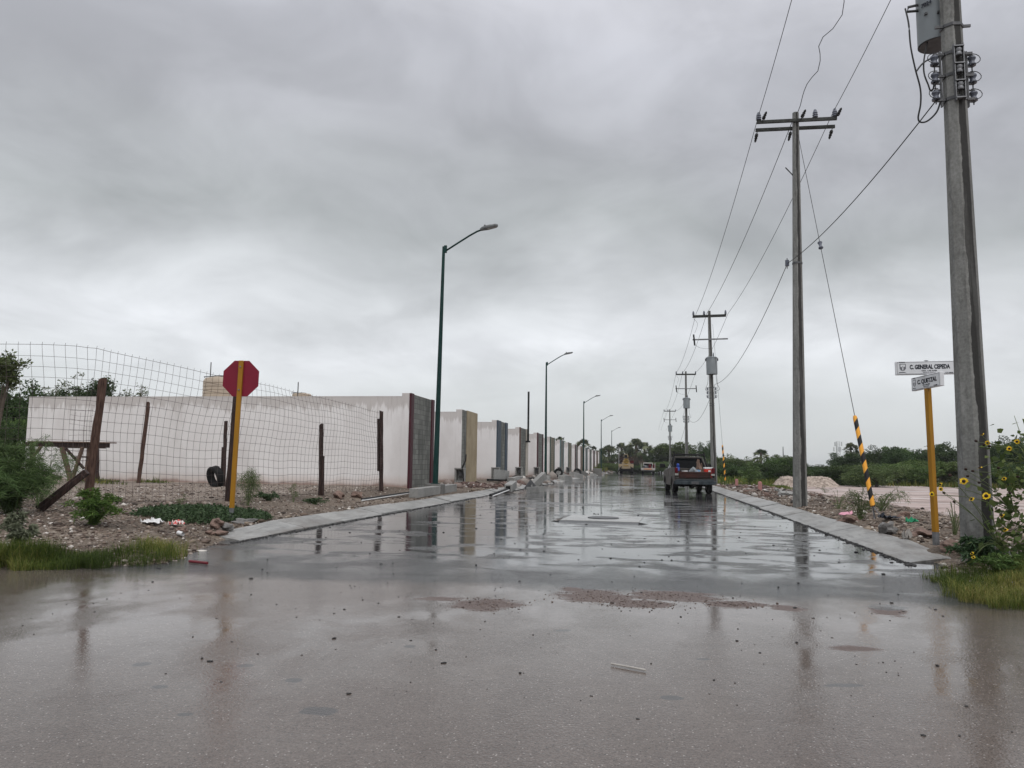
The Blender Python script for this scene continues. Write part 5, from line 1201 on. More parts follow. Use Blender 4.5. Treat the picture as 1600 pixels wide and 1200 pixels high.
for a in ((pp2, 876, 680, 165, 22, 'fan palm crown rising over the middle houses'), (pp, 912, 683, 170, 30, 'fan palm behind the third street lamp'), (pp2, 926, 695, 175, 18, 'small fan palm right behind the third street lamp'), (pp, 951, 692, 170, 34, 'fan palm with brown skirt beside the fourth street lamp'),
          (pp, 971, 689, 172, 30, 'fan palm with brown skirt directly above the yellow truck'), (pp, 982, 693, 178, 30, 'dim fan palm between the yellow truck palm and the big palm'), (pp, 994, 682, 168, 38, 'tallest fan palm of the clump right of the yellow truck'), (pp, 1007, 688, 170, 34, 'rightmost fan palm of the clump, above the white truck'), (pp, 940, 699, 180, 20, 'low fan palm at the end of the house row'),
          (pp2, 1189, 699, 120, 30, 'lone fan palm standing above the scrub beyond the clay lot'), (pp, 1329, 689, 110, 28, 'fan palm left of the striped guy guard'), (pp, 1472, 690, 105, 30, 'fan palm just right of the ochre sign post'), (pp, 1446, 700, 115, 26, 'fan palm just left of the ochre sign post')):
    putpalm(*a)
# cell tower and thin mast far away
def tower():
    y = 420; x = atx_y(1309, y); zt = topz(x, y, 690)
    t = thing('cell_tower', 'pale far lattice cell tower standing above the treeline', 'tower', (x, y, 0)); b = MB(); w0, w1 = 1.5, .9
    for k in range(3):
        a = 2.09*k; b.bar((w0*math.cos(a), w0*math.sin(a), 0), (w1*math.cos(a), w1*math.sin(a), zt), .22, .22)
    nn = 9
    for i in range(nn):
        for k in range(3):
            a, c_ = 2.09*k, 2.09*(k+1); f0, f1 = i/nn, (i+1)/nn; r_ = lambda f: w0+(w1-w0)*f
            b.bar((r_(f0)*math.cos(a), r_(f0)*math.sin(a), zt*f0), (r_(f1)*math.cos(c_), r_(f1)*math.sin(c_), zt*f1), .12, .12); b.bar((r_(f1)*math.cos(a), r_(f1)*math.sin(a), zt*f1), (r_(f1)*math.cos(c_), r_(f1)*math.sin(c_), zt*f1), .12, .12)
    b.build('lattice', M['towergrey'], t)
    for k in range(6):
        a = k*1.047; b = MB(); b.box((1.9*math.cos(a), 1.9*math.sin(a), zt-1.2-(k%2)*2.8), (.5, .5, 2.2)); b.build('antenna', M['towergrey'], t)
M['towergrey'] = pm('far_tower_grey', (.55, .56, .58), (.48, .49, .5), 1, .8)
tower()
b = MB(); x = atx_y(1223.5, 150); b.tube([(x, 150, 0), (x, 150, topz(x, 150, 698))], .12, 8, r1=.07); b.box((x, 150, 1), (.4, .4, .3)); tag(b.build('thin_mast', M['galv_d']), 'thin dark mast rising out of the trees behind the gravel mounds', 'mast')

# left side trees
GL = 'trees behind the fenced lot on the left'
lt = []
for (px, top, y, wpx, k, l) in ((18, 614, 34, 120, 'tree1', 'dark dense tree at the left edge beside the end of the white wall'), (-60, 600, 33, 150, 'tree2', 'dark tree outside the left picture edge'), (30, 655, 30.5, 80, 'bush2', 'green bush at the foot of the tree left of the white wall'), (-30, 660, 28, 120, 'bush3', 'dark bush at the left edge behind the fence')):
    put(k, px, top, y, wpx, l, GL)
def sparse(px, ptop, y, wpx, seed, label, mat='olive', n=700, ls=.13, cs=.10, dense=1.0, name='young_tree'):
    x = atx_y(px, y); z0 = gz(x, y); H_ = topz(x, y, ptop)-z0; Rd = wpx/1200*y/2
    t = thing(name, label, 'tree', (x, y, z0), 0, GL); r = np.random.RandomState(seed); rng = random.Random(seed); b = MB(); cl = []
    for k in range(9):
        a = rng.uniform(0, 6.28); e = Vector((math.cos(a)*Rd*rng.uniform(.2, 1), math.sin(a)*Rd*.6, H_*rng.uniform(.78, 1.0))); s = Vector((0, 0, H_*.35)); m_ = s.lerp(e, .5)+Vector((-.1*math.cos(a), 0, .1)); b.tube([s, m_, e], .035, 5, r1=.008)
        for q in range(4):
            f = rng.uniform(.5, 1); c = m_.lerp(e, f); s_ = cs*rng.uniform(.7, 1.6); e2 = c+Vector((rng.uniform(-.4, .4), rng.uniform(-.3, .3), rng.uniform(0, .35))); b.tube([c, e2], .009, 4, r1=.004); cl.append((e2.x, e2.y, e2.z, s_, s_, s_, 1))
        cl.append((e.x, e.y, e.z, cs, cs, cs*1.3, 1.2))
    b.tube([(0, 0, -.2), (0, 0, H_*.4)], .08, 7, r1=.05); b.build('trunk', M['twig'], t)
    C, var = cloud(cl, n, r, .1); V, Fc = leaf_quads(C, ls, .45, r); fastmesh('crown', V, Fc, LEAF[mat], t, var)
sparse(78, 592, 50, 46, 31, 'sparse twiggy treetop above the left end of the white wall', n=500)
sparse(108, 585, 49, 40, 32, 'thin branching treetop standing above the white wall', n=500)
sparse(124, 604, 44, 40, 33, 'leafy treetop just left of the first fence post', 'dark', 1800, .16, .3)
sparse(150, 596, 44, 46, 34, 'dark leafy treetop behind the first fence post', 'dark', 2200, .16, .34)
sparse(90, 612, 44, 50, 37, 'low dark treetop over the left part of the wall', 'dark', 1800, .16, .3)
sparse(172, 603, 46, 30, 35, 'leafy treetop just right of the first fence post', 'dark', 1300, .15, .28)
sparse(196, 612, 48, 26, 36, 'small treetop barely over the wall right of the fence post', 'olive', 400)
sparse(218, 599, 48, 16, 38, 'thin twig top over the wall above the leaning post', 'olive', 260)
sparse(-6, 548, 21, 56, 39, 'grey green tree leaning in at the upper left picture edge', 'olive', 2600, .11, .17, name='willow_tree')
# plants near the camera
def needle_shrub(px, pyb, ptop, wpx, n, mat, label, seed, name='feathery_shrub', blade=.10, nstem=26, lean=0, cat='shrub', droop=.25, bw=.012, xy=None):
    p = gp(px, pyb) if xy is None else Vector((xy[0], xy[1], gz(*xy))); dd = proj(p)[2]; H_ = topz(p.x, p.y, ptop)-p.z; Rd = wpx/1200*dd/2
    t = thing(name, label, cat, p); r = np.random.RandomState(seed); rng = random.Random(seed); b = MB(); P_ = []; D_ = []
    for k in range(nstem):
        a = rng.uniform(0, 6.28); f = rng.random()**.6; e = Vector((math.cos(a)*Rd*f+lean, math.sin(a)*Rd*f, H_*(1-.45*f*f)*rng.uniform(.5, 1)))
        m_ = Vector((e.x*.45, e.y*.45, e.z*.58)); path = sm_path([(rng.uniform(-.12, .12)*Rd, rng.uniform(-.12, .12)*Rd, -.03), m_, e, e+Vector((e.x*.25, e.y*.25, -droop*H_*.4))], 5)
        b.tube(path, .006, 4, r1=.002); q = np.array([tuple(v) for v in path]); P_.append(q)
    b.build('stems', M['stem'], t)
    k = r.randint(0, len(P_), n); fr = r.uniform(.06, .999, n)**.8; C = np.array([P_[i][int(f*(len(P_[i])-1))]+(P_[i][min(int(f*(len(P_[i])-1))+1, len(P_[i])-1)]-P_[i][int(f*(len(P_[i])-1))])*((f*(len(P_[i])-1)) % 1) for i, f in zip(k, fr)])
    d = unit(n, r); d[:, 2] = d[:, 2]*.5+.25; d /= np.linalg.norm(d, axis=1, keepdims=True); s_ = np.cross(d, unit(n, r)); s_ /= np.linalg.norm(s_, axis=1, keepdims=True)
    L = (blade*r.uniform(.5, 1.4, n))[:, None]; V = np.stack([C, C+d*L*.5+s_*bw*.5, C+d*L-[[0, 0, 1]]*L*droop, C+d*L*.5-s_*bw*.5], 1).reshape(-1, 3)
    fastmesh('foliage', V, np.arange(4*n).reshape(n, 4), LEAF[mat], t, np.clip(.3+.4*(C[:, 2]/H_)*0+r.normal(.2, .2, n), 0, 1)); return t
needle_shrub(14, 803, 690, 95, 10000, 'feather', 'large feathery green shrub at the left picture edge in front of the fence', 1, blade=.20, nstem=46, bw=.010)
needle_shrub(-45, 806, 672, 110, 8000, 'feather', 'feathery shrub mostly outside the left picture edge', 2, blade=.20, nstem=40, bw=.010)
needle_shrub(60, 792, 672, 90, 1500, 'feather', 'sparse arching feathery branches in front of the timber trestle', 3, blade=.16, nstem=16, droop=.5, bw=.009)
needle_shrub(145, 820, 762, 74, 3000, 'weed', 'bright green bushy weed at the foot of the first fence post', 5, 'green_weed', .09, 34, cat='weed', bw=.016)
needle_shrub(32, 862, 796, 52, 1500, 'grey', 'pale grey green weed rising from the left grass strip', 6, 'grey_weed', .07, 14, cat='weed', bw=.03)
needle_shrub(388, 790, 727, 40, 900, 'olive', 'grey green feathery plant right of the stop sign post', 7, 'feathery_plant', .17, 12, cat='plant', droop=.7, bw=.008)
needle_shrub(458, 785, 740, 18, 220, 'olive', 'thin single stemmed weed before the fence, left of the third fence post', 8, 'thin_weed', .09, 4, cat='weed', bw=.008)
needle_shrub(283, 795, 765, 14, 120, 'olive', 'tiny dry weed behind the low green patch', 9, 'thin_weed', .08, 5, cat='weed', bw=.007)
needle_shrub(420, 782, 766, 40, 900, 'cover', 'low green clump behind the kerb, right of the feathery plant', 10, 'low_weed', .06, 18, cat='weed', bw=.02)
needle_shrub(490, 788, 777, 36, 700, 'cover', 'low green clump close to the kerb below the third fence post', 11, 'low_weed', .06, 18, cat='weed', bw=.02)
needle_shrub(1345, 812, 756, 56, 600, 'olive', 'grey green narrow leaved weed around the striped guy guard', 12, 'narrow_leaf_weed', .15, 22, cat='weed', droop=.35, bw=.012)
needle_shrub(1376, 800, 757, 62, 500, 'olive', 'arching narrow leaved weed right behind the guy guard', 13, 'narrow_leaf_weed', .15, 16, cat='weed', droop=.5, bw=.011, lean=.25)
needle_shrub(1310, 795, 762, 34, 60, 'grey', 'bare branching dead weed left of the guy guard', 14, 'dead_weed', .03, 12, cat='weed', bw=.006)
needle_shrub(1492, 835, 770, 40, 40, 'grey', 'bare dead weed between the ochre sign post and the nearest pole', 15, 'dead_weed', .03, 13, cat='weed', bw=.006)
needle_shrub(1525, 882, 835, 70, 1900, 'cover', 'leafy green weed at the foot of the nearest pole', 16, 'leafy_weed', .09, 22, cat='weed', bw=.022)
needle_shrub(1560, 895, 862, 60, 700, 'mid', 'low green weed just right of the nearest pole foot', 17, 'leafy_weed', .08, 16, cat='weed', bw=.018)
needle_shrub(1168, 738, 722, 40, 500, 'feather', 'light green roadside weed right of the third pole', 18, 'roadside_weed', .3, 20, cat='weed', bw=.05, xy=(6.3, 49))
needle_shrub(1290, 770, 757, 30, 300, 'grey', 'small pale weed beside the second pole, towards the guy', 19, 'small_weed', .06, 10, cat='weed', bw=.012)
# sunflower plant
def sunflowers():
    base = Vector((5.15, 10.35, gz(5.15, 10.35))); t = thing('sunflower_plant', 'tall wild sunflower plant with yellow dark centred flowers, right of the nearest pole', 'sunflower', base)
    yd = 10.0; FL = [(1535, 679, 13, 0), (1543, 692, 16, 1), (1589, 690, 17, 1), (1577, 701, 17, 1), (1531, 731, 18, 0), (1506, 752, 26, 1), (1470, 757, 14, 0), (1470, 764, 15, 1), (1456, 772, 17, 1), (1541, 775, 27, 1), (1518, 780, 18, 0), (1569, 748, 16, 0), (1566, 806, 18, 0), (1571, 828, 18, 0), (1519, 865, 13, 0), (1521, 871, 12, 0)]
    BD = [(1525, 689), (1520, 736), (1485, 743), (1484, 742), (1475, 770), (1491, 784), (1512, 744), (1537, 695), (1546, 697), (1560, 731), (1530, 754), (1509, 733), (1578, 770), (1590, 745)]
    rng = random.Random(2); b = MB(); heads = [(px, py) for px, py, _, _ in FL]+BD; cen = {}
    hubs = [Vector(aty(1585, 800, 10.25)), Vector(aty(1597, 760, 10.4)), Vector(aty(1560, 850, 10.1)), Vector(aty(1605, 720, 10.4)), Vector(aty(1612, 840, 10.3))]
    for h in hubs: b.tube(sm_path([base, base.lerp(h, .5)+Vector((.08, 0, .02)), h], 6), .010, 5, r1=.006)
    ys_ = {}
    for (px, py) in heads:
        y_ = yd+rng.uniform(-.15, .25); c = Vector(aty(px, py, y_)); cen[(px, py)] = c; h = min(hubs, key=lambda q: (q-c).length+rng.uniform(0, .3))
        b.tube(sm_path([h, h.lerp(c, .5)+Vector((0, 0, .06)), c+Vector((0, .02, -.01))], 6), .0055, 5, r1=.0028)
    for k in range(16):
        h = rng.choice(hubs); e = h+Vector((rng.uniform(-.1, .5), rng.uniform(-.3, .4), rng.uniform(-.1, .6))); b.tube([h, h.lerp(e, .5)+Vector((0, 0, .05)), e], .006, 5, r1=.003); cen[('x', k)] = e
    b.M = Matrix.Translation(-base); b.v = [tuple(Vector(v)-base) for v in b.v]; b.build('stems', M['stem'], t, smooth=True)
    for px, py, s, face in FL:
        c = cen[(px, py)]-base; R_ = s*.44/1200*10.3/2; d = (Vector((0, 0, CH))-base-c+base*0).normalized() if face else Vector((rng.uniform(-.9, -.3), rng.uniform(-.6, .2), rng.uniform(.1, .9))).normalized()
        d = (d+Vector((rng.uniform(-.35, .35), rng.uniform(-.2, .2), rng.uniform(-.1, .45)))).normalized(); q = d.to_track_quat('Z', 'Y').to_matrix().to_4x4()
        f = MB(Matrix.Translation(c) @ q); n_ = 15
        for k in range(n_):
            a = 2*math.pi*k/n_+rng.uniform(-.1, .1); L = R_*rng.uniform(.85, 1.12); w_ = R_*.22; ca, sa = math.cos(a), math.sin(a); z_ = rng.uniform(-.2, .25)*R_
            f.add([(ca*R_*.3, sa*R_*.3, 0), (ca*L*.65-sa*w_, sa*L*.65+ca*w_, z_*.5+.002), (ca*L, sa*L, z_), (ca*L*.65+sa*w_, sa*L*.65-ca*w_, z_*.5-.002)], [(0, 1, 2, 3)])
        fl = f.build('flower', M['petal'], t, fix=False); g_ = MB(Matrix.Translation(c) @ q); g_.lathe([(R_*.42, -.004), (R_*.42, .006), (R_*.28, .014), (0, .016)], 12); g_.build('flower_centre', M['fcent'], fl, smooth=True)
    f = MB()
    for bd in BD:
        c = cen[bd]-base; f.rock(tuple(c), .019, hash(bd) % 99, (1, 1, .8), 2, .15)
    f.build('seed_heads', M['fcent'], t, smooth=True)
    # broad leaves
    r = np.random.RandomState(7); C = []; S = []
    for h in hubs: C += [np.array(h)+r.normal(0, 1, 3)*[.26, .25, .24] for _ in range(130)]
    for k, c in cen.items(): C.append(np.array(c)+r.normal(0, .05, 3)+[.05, .05, -.05])
    C += [np.array(base)+[r.normal(.15, .28), r.normal(0, .22), r.uniform(.1, 1.45)] for _ in range(600)]
    C = np.array([c for c in C if c[0] > aty(1546, 800, c[1])[0] or r.uniform() < .12])-np.array(base); n = len(C); d = unit(n, r); d[:, 2] *= .5; d /= np.linalg.norm(d, axis=1, keepdims=True); s_ = np.cross(d, unit(n, r)); s_ /= np.linalg.norm(s_, axis=1, keepdims=True)
    L = r.uniform(.05, .12, n)[:, None]; W_ = L*.36; dr = np.array([[0, 0, 1]])*L
    V = np.stack([C, C+d*L*.3+s_*W_, C+d*L*.65+s_*W_*.6-dr*.06, C+d*L-dr*.2, C+d*L*.65-s_*W_*.6-dr*.06, C+d*L*.3-s_*W_], 1).reshape(-1, 3)
    fastmesh('leaves', V, np.arange(6*n).reshape(n, 6), LEAF['mid'], t, np.clip(r.normal(.5, .2, n), 0, 1))
M['petal'] = pm('yellow_petals', (.80, .55, .02), (.68, .42, .01), 30, .5); M['fcent'] = pm('dark_flower_centre', (.018, .009, .008), (.035, .018, .012), 60, .8)
sunflowers()
# grass
def grass(name, region, n, hmin, hmax, seed, wd=.006, lean=.5, clump=.3, bias=None):
    r = np.random.RandomState(seed); x0, x1, y0, y1, fn = region; X = r.uniform(x0, x1, n*3); Y = r.uniform(y0, y1, n*3); k = fn(X, Y) > r.uniform(0, 1, n*3); X, Y = X[k][:n], Y[k][:n]; n = len(X)
    Z = hz(X, Y, False); Z = np.maximum(Z, -.01)
    hn = np.array([noise.noise((x*1.6, y*1.6, 4)) for x, y in zip(X, Y)]); h = (r.uniform(hmin, hmax, n)*np.clip(1+1.5*hn, .35, 2))[:, None]; a = r.uniform(0, 6.28, n); l = (r.uniform(.1, 1, n)*lean)[:, None]*h
    D = np.stack([np.cos(a), np.sin(a), np.zeros(n)], 1); S = np.stack([-np.sin(a), np.cos(a), np.zeros(n)], 1)*wd/2*r.uniform(.6, 1.3, n)[:, None]
    P = np.stack([X, Y, Z], 1); up = np.array([[0, 0, 1.]]); m_ = P+up*h*.6+D*l*.35; e = P+up*h*(1-.25*l/h)+D*l
    V = np.stack([P-S, P+S, m_+S*.8, m_-S*.8, e+S*.15, e-S*.15], 1).reshape(-1, 3); b_ = np.arange(n)[:, None]*6; Fc = np.concatenate([b_+[0, 1, 2, 3], b_+[3, 2, 4, 5]], 1).reshape(-1, 4)
    v = np.clip(.36+.6*np.array([noise.noise((x*.9, y*.9, 9)) for x, y in zip(X, Y)])+r.normal(0, .2, n), 0, 1)
    o = fastmesh(name, V, Fc, LEAF['grass'], None, np.repeat(v, 2)); return tag(o, None, None, None, 'stuff')
def rl(X, Y):
    d = pdist(LP, X, Y); e = 7.35+.3*np.sin(X*1.3); return np.where((d > .02) & (d < .95+.25*np.sin(X*2.1)) & (d > .12*np.sin(X*5)+.12*np.sin(X*13+Y*9)+.05) & (X < -5.75), np.clip((-5.6-X)/1.2, .15, 1)*(1-sm(.7, 1.2, d)), 0)
g1 = grass('grass', (-10.5, -5.3, 7.0, 9.4, rl), 34000, .07, .21, 1, lean=1.1, wd=.0045); g1['label'] = 'strip of yellowish green grass along the left edge of the crossing'; g1['category'] = 'grass'
def rr_(X, Y):
    d = pdist(RP, X, Y); return np.where((d > .05+.1*np.sin(X*8+Y*3)+.06*np.sin(Y*19)) & (Y < 10.5), (1-sm(1.25, 2.1, d))*np.clip(1-(Y-9.0)/1.6, 0, 1), 0)
g2_ = grass('grass', (2.9, 6.8, 7.1, 10.6, rr_), 32000, .05, .16, 2, lean=1.2, wd=.0045); g2_['label'] = 'strip of yellowish green grass along the right edge of the crossing'; g2_['category'] = 'grass'
LW = [tuple(atz(a, b_, .03)[:2]) for a, b_ in ((1146, 752.5), (1180, 760), (1205, 767), (1243, 771), (1243, 762), (1210, 755), (1172, 751))]
def rf(X, Y): d = pdist(LW, X, Y); return np.where(d > 0, sm(0, .8, d), 0)*(.35+.65*(np.sin(X*.9+Y*.3) > -.5))
g3 = grass('grass', (min(q[0] for q in LW), max(q[0] for q in LW), min(q[1] for q in LW), max(q[1] for q in LW), rf), 30000, .03, .08, 3, wd=.03); g3['label'] = 'patch of short grass on the clay lot before the gravel mounds'; g3['category'] = 'grass'
def rw(X, Y): return .2+.8*(np.sin(X*.3)*np.sin(Y*.5+X*.1) > 0)
g4 = grass('grass', (7, 62, 62, 72, rw), 20000, .1, .35, 4, wd=.06); g4['label'] = 'rough grass along the foot of the scrub beyond the clay lot'; g4['category'] = 'grass'
g5 = grass('grass', (-8.8, -7.2, 130, 200, lambda X, Y: np.ones_like(X)), 5000, .3, .8, 6, wd=.08); g5['label'] = 'rough grass along the left kerb at the far end'; g5['category'] = 'grass'
g6 = grass('grass', (4.7, 7.5, 48, 110, lambda X, Y: np.ones_like(X)*.8), 9000, .08, .35, 7, wd=.04); g6['label'] = 'rough grass along the right kerb beyond the third pole'; g6['category'] = 'grass'
g7 = grass('grass', (-25, -12, 24.5, 29.5, lambda X, Y: ((X+Y*.3) < -10)*.5*(np.sin(X*1.1)*np.sin(Y*2+X) > .1)), 6000, .05, .16, 8, wd=.02); g7['label'] = 'thin short grass in the fenced lot near the trestle'; g7['category'] = 'grass'
def cover():
    r = np.random.RandomState(3); n = 9000; c0 = gp(200, 812); c1 = gp(372, 806); c2 = gp(300, 787)
    cx, cy = (c0.x+c1.x)/2+.1, (c0.y+c1.y)/2+.55; ax = Vector((c1.x-c0.x, c1.y-c0.y)).normalized(); La = (c1-c0).length/2+.15
    u = r.uniform(-1, 1, n*2); v = r.uniform(-1, 1, n*2); k = (u*u+v*v < 1+.25*np.sin(u*9)*np.cos(v*7)); u, v = u[k][:n], v[k][:n]; n = len(u); X = cx+ax.x*u*La-ax.y*v*.95; Y = cy+ax.y*u*La+ax.x*v*.95
    Z = hz(X, Y, False); d = 1-(u*u+v*v); C = np.stack([X, Y, Z+r.uniform(0, 1, n)*(.05+.12*np.sqrt(np.clip(d, 0, 1)))], 1); V, Fc = leaf_quads(C, .055, .55, r)
    o = fastmesh('ground_cover', V, Fc, LEAF['cover'], None, np.clip(r.normal(.45, .2, n), 0, 1)); tag(o, 'low dark green creeping patch beside the stop sign post', 'ground cover', None, 'stuff')
cover()

# ================================================================ STONES, RUBBLE, LITTER
def stones(name, X, Y, S, mat, seed, flat=.6, sink=.3, label=None, cat=None, onroad=False, var=None):
    r = np.random.RandomState(seed); bm = bmesh.new(); bmesh.ops.create_icosphere(bm, subdivisions=1, radius=1); B = np.array([tuple(v.co) for v in bm.verts]); Fi = np.array([[v.index for v in f.verts] for f in bm.faces]); bm.free()
    n = len(X); Z = hz(X, Y) if not onroad else np.zeros(n)
    Z = np.maximum(Z, 0) if onroad else Z
    a = r.uniform(0, 6.28, n); sc_ = S[:, None]*np.stack([r.uniform(.7, 1.5, n), r.uniform(.6, 1.1, n), flat*r.uniform(.6, 1.2, n)], 1)
    V = B[None]*sc_[:, None, :]*r.uniform(.75, 1.2, (n, len(B), 1)); ca, sa = np.cos(a)[:, None], np.sin(a)[:, None]; x = V[..., 0]*ca-V[..., 1]*sa; y = V[..., 0]*sa+V[..., 1]*ca
    V = np.stack([x+X[:, None], y+Y[:, None], V[..., 2]+(Z+sc_[:, 2]*(1-sink*2)*.6)[:, None]], -1).reshape(-1, 3); Fc = (Fi[None]+(np.arange(n)*len(B))[:, None, None]).reshape(-1, 3)
    vv = r.uniform(0, 1, n) if var is None else var
    o = fastmesh(name, V, Fc, mat, None, np.repeat(vv, len(Fi))); tag(o, label, cat, None, 'stuff'); return o
M['stone'] = varmat('mixed_gravel', [(0, (.03, .022, .016)), (.25, (.08, .056, .043)), (.5, (.155, .118, .09)), (.75, (.25, .20, .155)), (.92, (.36, .32, .28)), (1, (.68, .65, .6))], .65)
M['crumb'] = varmat('asphalt_crumbs', [(0, (.012, .012, .013)), (1, (.04, .038, .037))], .5)
M['brokenc'] = varmat('broken_concrete', [(0, (.02, .018, .016)), (.35, (.07, .055, .045)), (.6, (.2, .17, .145)), (.85, (.42, .40, .37)), (1, (.62, .61, .58))], .7)
M['rubble'] = varmat('red_brown_rubble', [(0, (.04, .025, .02)), (.4, (.11, .07, .055)), (.75, (.18, .13, .105)), (.93, (.28, .25, .22)), (1, (.5, .48, .46))], .75)
r = np.random.RandomState(5)
def keep(X, Y, fn): k = fn(X, Y); return X[k], Y[k]
X = r.uniform(-17, -5.3, 40000); Y = 7.6+r.uniform(0, 1, 40000)**1.6*20; X, Y = keep(X, Y, lambda X, Y: (pdist(LP, X, Y) > .1) & ((Y < 11.2) | (X < -7.0)) & (r.uniform(0, 1, len(X)) < np.where(Y < 16, 1, .5)) & (pdist(LP, X, Y) > np.where((Y < 10) & (X < -6.5), .8, .05)))
stones('gravel', X, Y, r.gamma(1.6, .0075, len(X))+.006, M['stone'], 1, label='loose brown and grey gravel over the left verge', cat='gravel')
X = r.uniform(3.5, 8.2, 16000); Y = 8.8+r.uniform(0, 1, 16000)**1.4*27; X, Y = keep(X, Y, lambda X, Y: (pdist(RP, X, Y) > .1) & ((Y < 11.4) | (X > 4.2)) & ((X < 7) | (r.uniform(0, 1, len(X)) < .15)))
stones('gravel', X, Y, r.gamma(1.6, .010, len(X))+.007, M['stone'], 2, label='loose brown gravel and stones over the right verge', cat='gravel')
X = np.concatenate([-6.24+np.abs(r.normal(0, .06, 900)), 3.5-np.abs(r.normal(0, .07, 1100)), r.uniform(-6, 3.4, 500), r.uniform(-5, 3.2, 260)]); Y = np.concatenate([11+r.uniform(0, 1, 900)**1.5*40, 11+r.uniform(0, 1, 1100)**1.5*40, r.uniform(7.3, 26, 500), r.uniform(4.0, 8, 260)])
stones('asphalt_crumbs', X, Y, np.minimum(np.concatenate([r.gamma(1.6, .009, 2000), r.gamma(1.5, .0055, 500), r.gamma(1.4, .0028, 260)])+.003, .028), M['crumb'], 3, flat=.5, sink=.2, onroad=True, label='black asphalt crumbs along the kerbs and over the road', cat='crumbs')
# soil and stones washed over the backs and joints of the kerbs
X = np.concatenate([-6.96+r.normal(0, .10, 1500), 4.18+r.normal(0, .10, 1500)]); Y = np.concatenate([11.6+r.uniform(0, 1, 1500)**1.4*50, 11.6+r.uniform(0, 1, 1500)**1.4*50]); k = np.array([noise.noise((x*.8, y*.5, 4)) for x, y in zip(X, Y)]) > -.05; X, Y = X[k], Y[k]
stones('kerb_spill', X, Y, r.gamma(1.6, .010, len(X))+.008, M['stone'], 31, flat=.6, label='stones and soil washed over the back edges of the kerbs', cat='gravel')
bb_ = [o_ for o_ in bpy.data.objects if o_.name == 'kerb_spill'][0]; bb_.location.z = .02
# ragged asphalt lip along the kerb feet
X = np.concatenate([-6.22+r.uniform(-.02, .03, 700), 3.47+r.uniform(-.04, .03, 900)]); Y = np.concatenate([r.uniform(11.2, 50, 700), r.uniform(11.3, 50, 900)])
stones('asphalt_lip', X, Y, np.minimum(r.gamma(1.8, .008, 1600)+.008, .035), M['crumb'], 4, flat=.5, sink=.3, onroad=True, label='ragged black asphalt edge where the road meets the kerbs', cat='asphalt edge')
X = r.uniform(-8.9, -6.7, 7000); Y = 30+r.uniform(0, 1, 7000)**1.3*115; k = np.array([noise.noise((x*.6, y*.18, 2)) for x, y in zip(X, Y)]) > -.08; X, Y = X[k], Y[k]
stones('rubble', X, Y, r.gamma(2, .028, len(X))+.02, M['rubble'], 6, flat=.8, label='reddish brown building rubble along the left verge before the houses', cat='rubble')
X = r.uniform(4.3, 6.6, 2600); Y = r.uniform(30, 95, 2600); stones('rubble', X, Y, r.gamma(2, .02, 2600)+.015, M['rubble'], 7, flat=.7, label='low brown rubble along the right verge beyond the second pole', cat='rubble')
# fine grit lying on the silt smears
def grit():
    GXs, GYs = [], []
    for (px, py, wpx, hm, rot) in ((930, 932, 110, .38, -6), (1005, 944, 100, .20, -8), (1050, 931, 130, .32, -5), (1150, 944, 90, .16, -6), (760, 944, 100, .28, -14)):
        c = atz(px, py); rx = wpx/1200*proj(c)[2]/2; rs_ = np.random.RandomState(int(px)); U = rs_.normal(0, .6, 420); V_ = rs_.normal(0, .6, 420); a = rad(rot+12)
        GXs.append(c[0]+U*rx*math.cos(a)-V_*hm*math.sin(a)); GYs.append(c[1]+U*rx*math.sin(a)+V_*hm*math.cos(a))
    X_ = np.concatenate(GXs); Y_ = np.concatenate(GYs)
    stones('silt_grit', X_, Y_, np.random.RandomState(1).gamma(1.6, .0018, len(X_))+.002, M['grit'], 12, flat=.5, sink=.2, onroad=True, label='fine brown grit on the silt smears of the crossing', cat='grit')
M['grit'] = varmat('silt_grit', [(0, (.03, .022, .02)), (.5, (.09, .065, .057)), (.9, (.16, .12, .105)), (1, (.36, .32, .29))], .7)
grit()
GR = 'loose rocks by the kerbs'
M['rock_b'] = pm('brown_rock', (.20, .135, .11), (.12, .08, .065), 5, .75, .6, 16); M['rock_g'] = pm('grey_rock', (.19, .185, .18), (.11, .105, .10), 5, .7, .6, 16)
def rock(px, py, wpx, label, mat='rock_b', sq=(1.2, .9, .75), seed=1, name='rock', cat='rock', up=.6):
    p = gp(px, py); R_ = wpx/1200*proj(p)[2]/2; b = MB(); b.rock((p.x, p.y+R_*.6, p.z+R_*sq[2]*up), R_/1.1, seed, sq, 3, .55); tag(b.build(name, M[mat], smooth=False, auto=None), label, cat, GR)
rock(336, 828, 22, 'brown angular rock on top of the little heap left of the stop sign foot', seed=3, up=1.1)
rock(352, 829, 20, 'grey brown rock touching the stop sign foot', 'rock_g', seed=4)
rock(343, 837, 20, 'flat brown block at the bottom of the heap by the stop sign', seed=5, sq=(1.3, .9, .5))
rock(326, 836, 12, 'small dark rock at the left of the heap by the stop sign', seed=6)
rock(281, 832, 14, 'dark red brown rock beside the white cup', seed=7)
rock(375, 818, 26, 'pale flat stone between the stop sign foot and the kerb', 'rock_g', (1.5, .9, .35), 8)
rock(1390, 836, 30, 'grey flat boulder at the back of the right kerb', 'rock_g', (1.1, .8, .8), 9)
rock(1415, 814, 18, 'dark brown boulder beside the green bag', seed=10, sq=(1, .9, 1))
rock(1329, 816, 24, 'dark boulder under the pink board', seed=11, sq=(1.4, .8, .6))
rock(1487, 862, 32, 'reddish brown rock right of the ochre post foot', seed=12, sq=(1.3, .8, .65))
rock(1445, 842, 44, 'low dirt coloured mound left of the ochre post foot', seed=13, sq=(1.5, 1, .45))
rock(1576, 865, 16, 'blue grey upright stone right of the nearest pole', 'rock_g', (.8, .6, 1), 14)
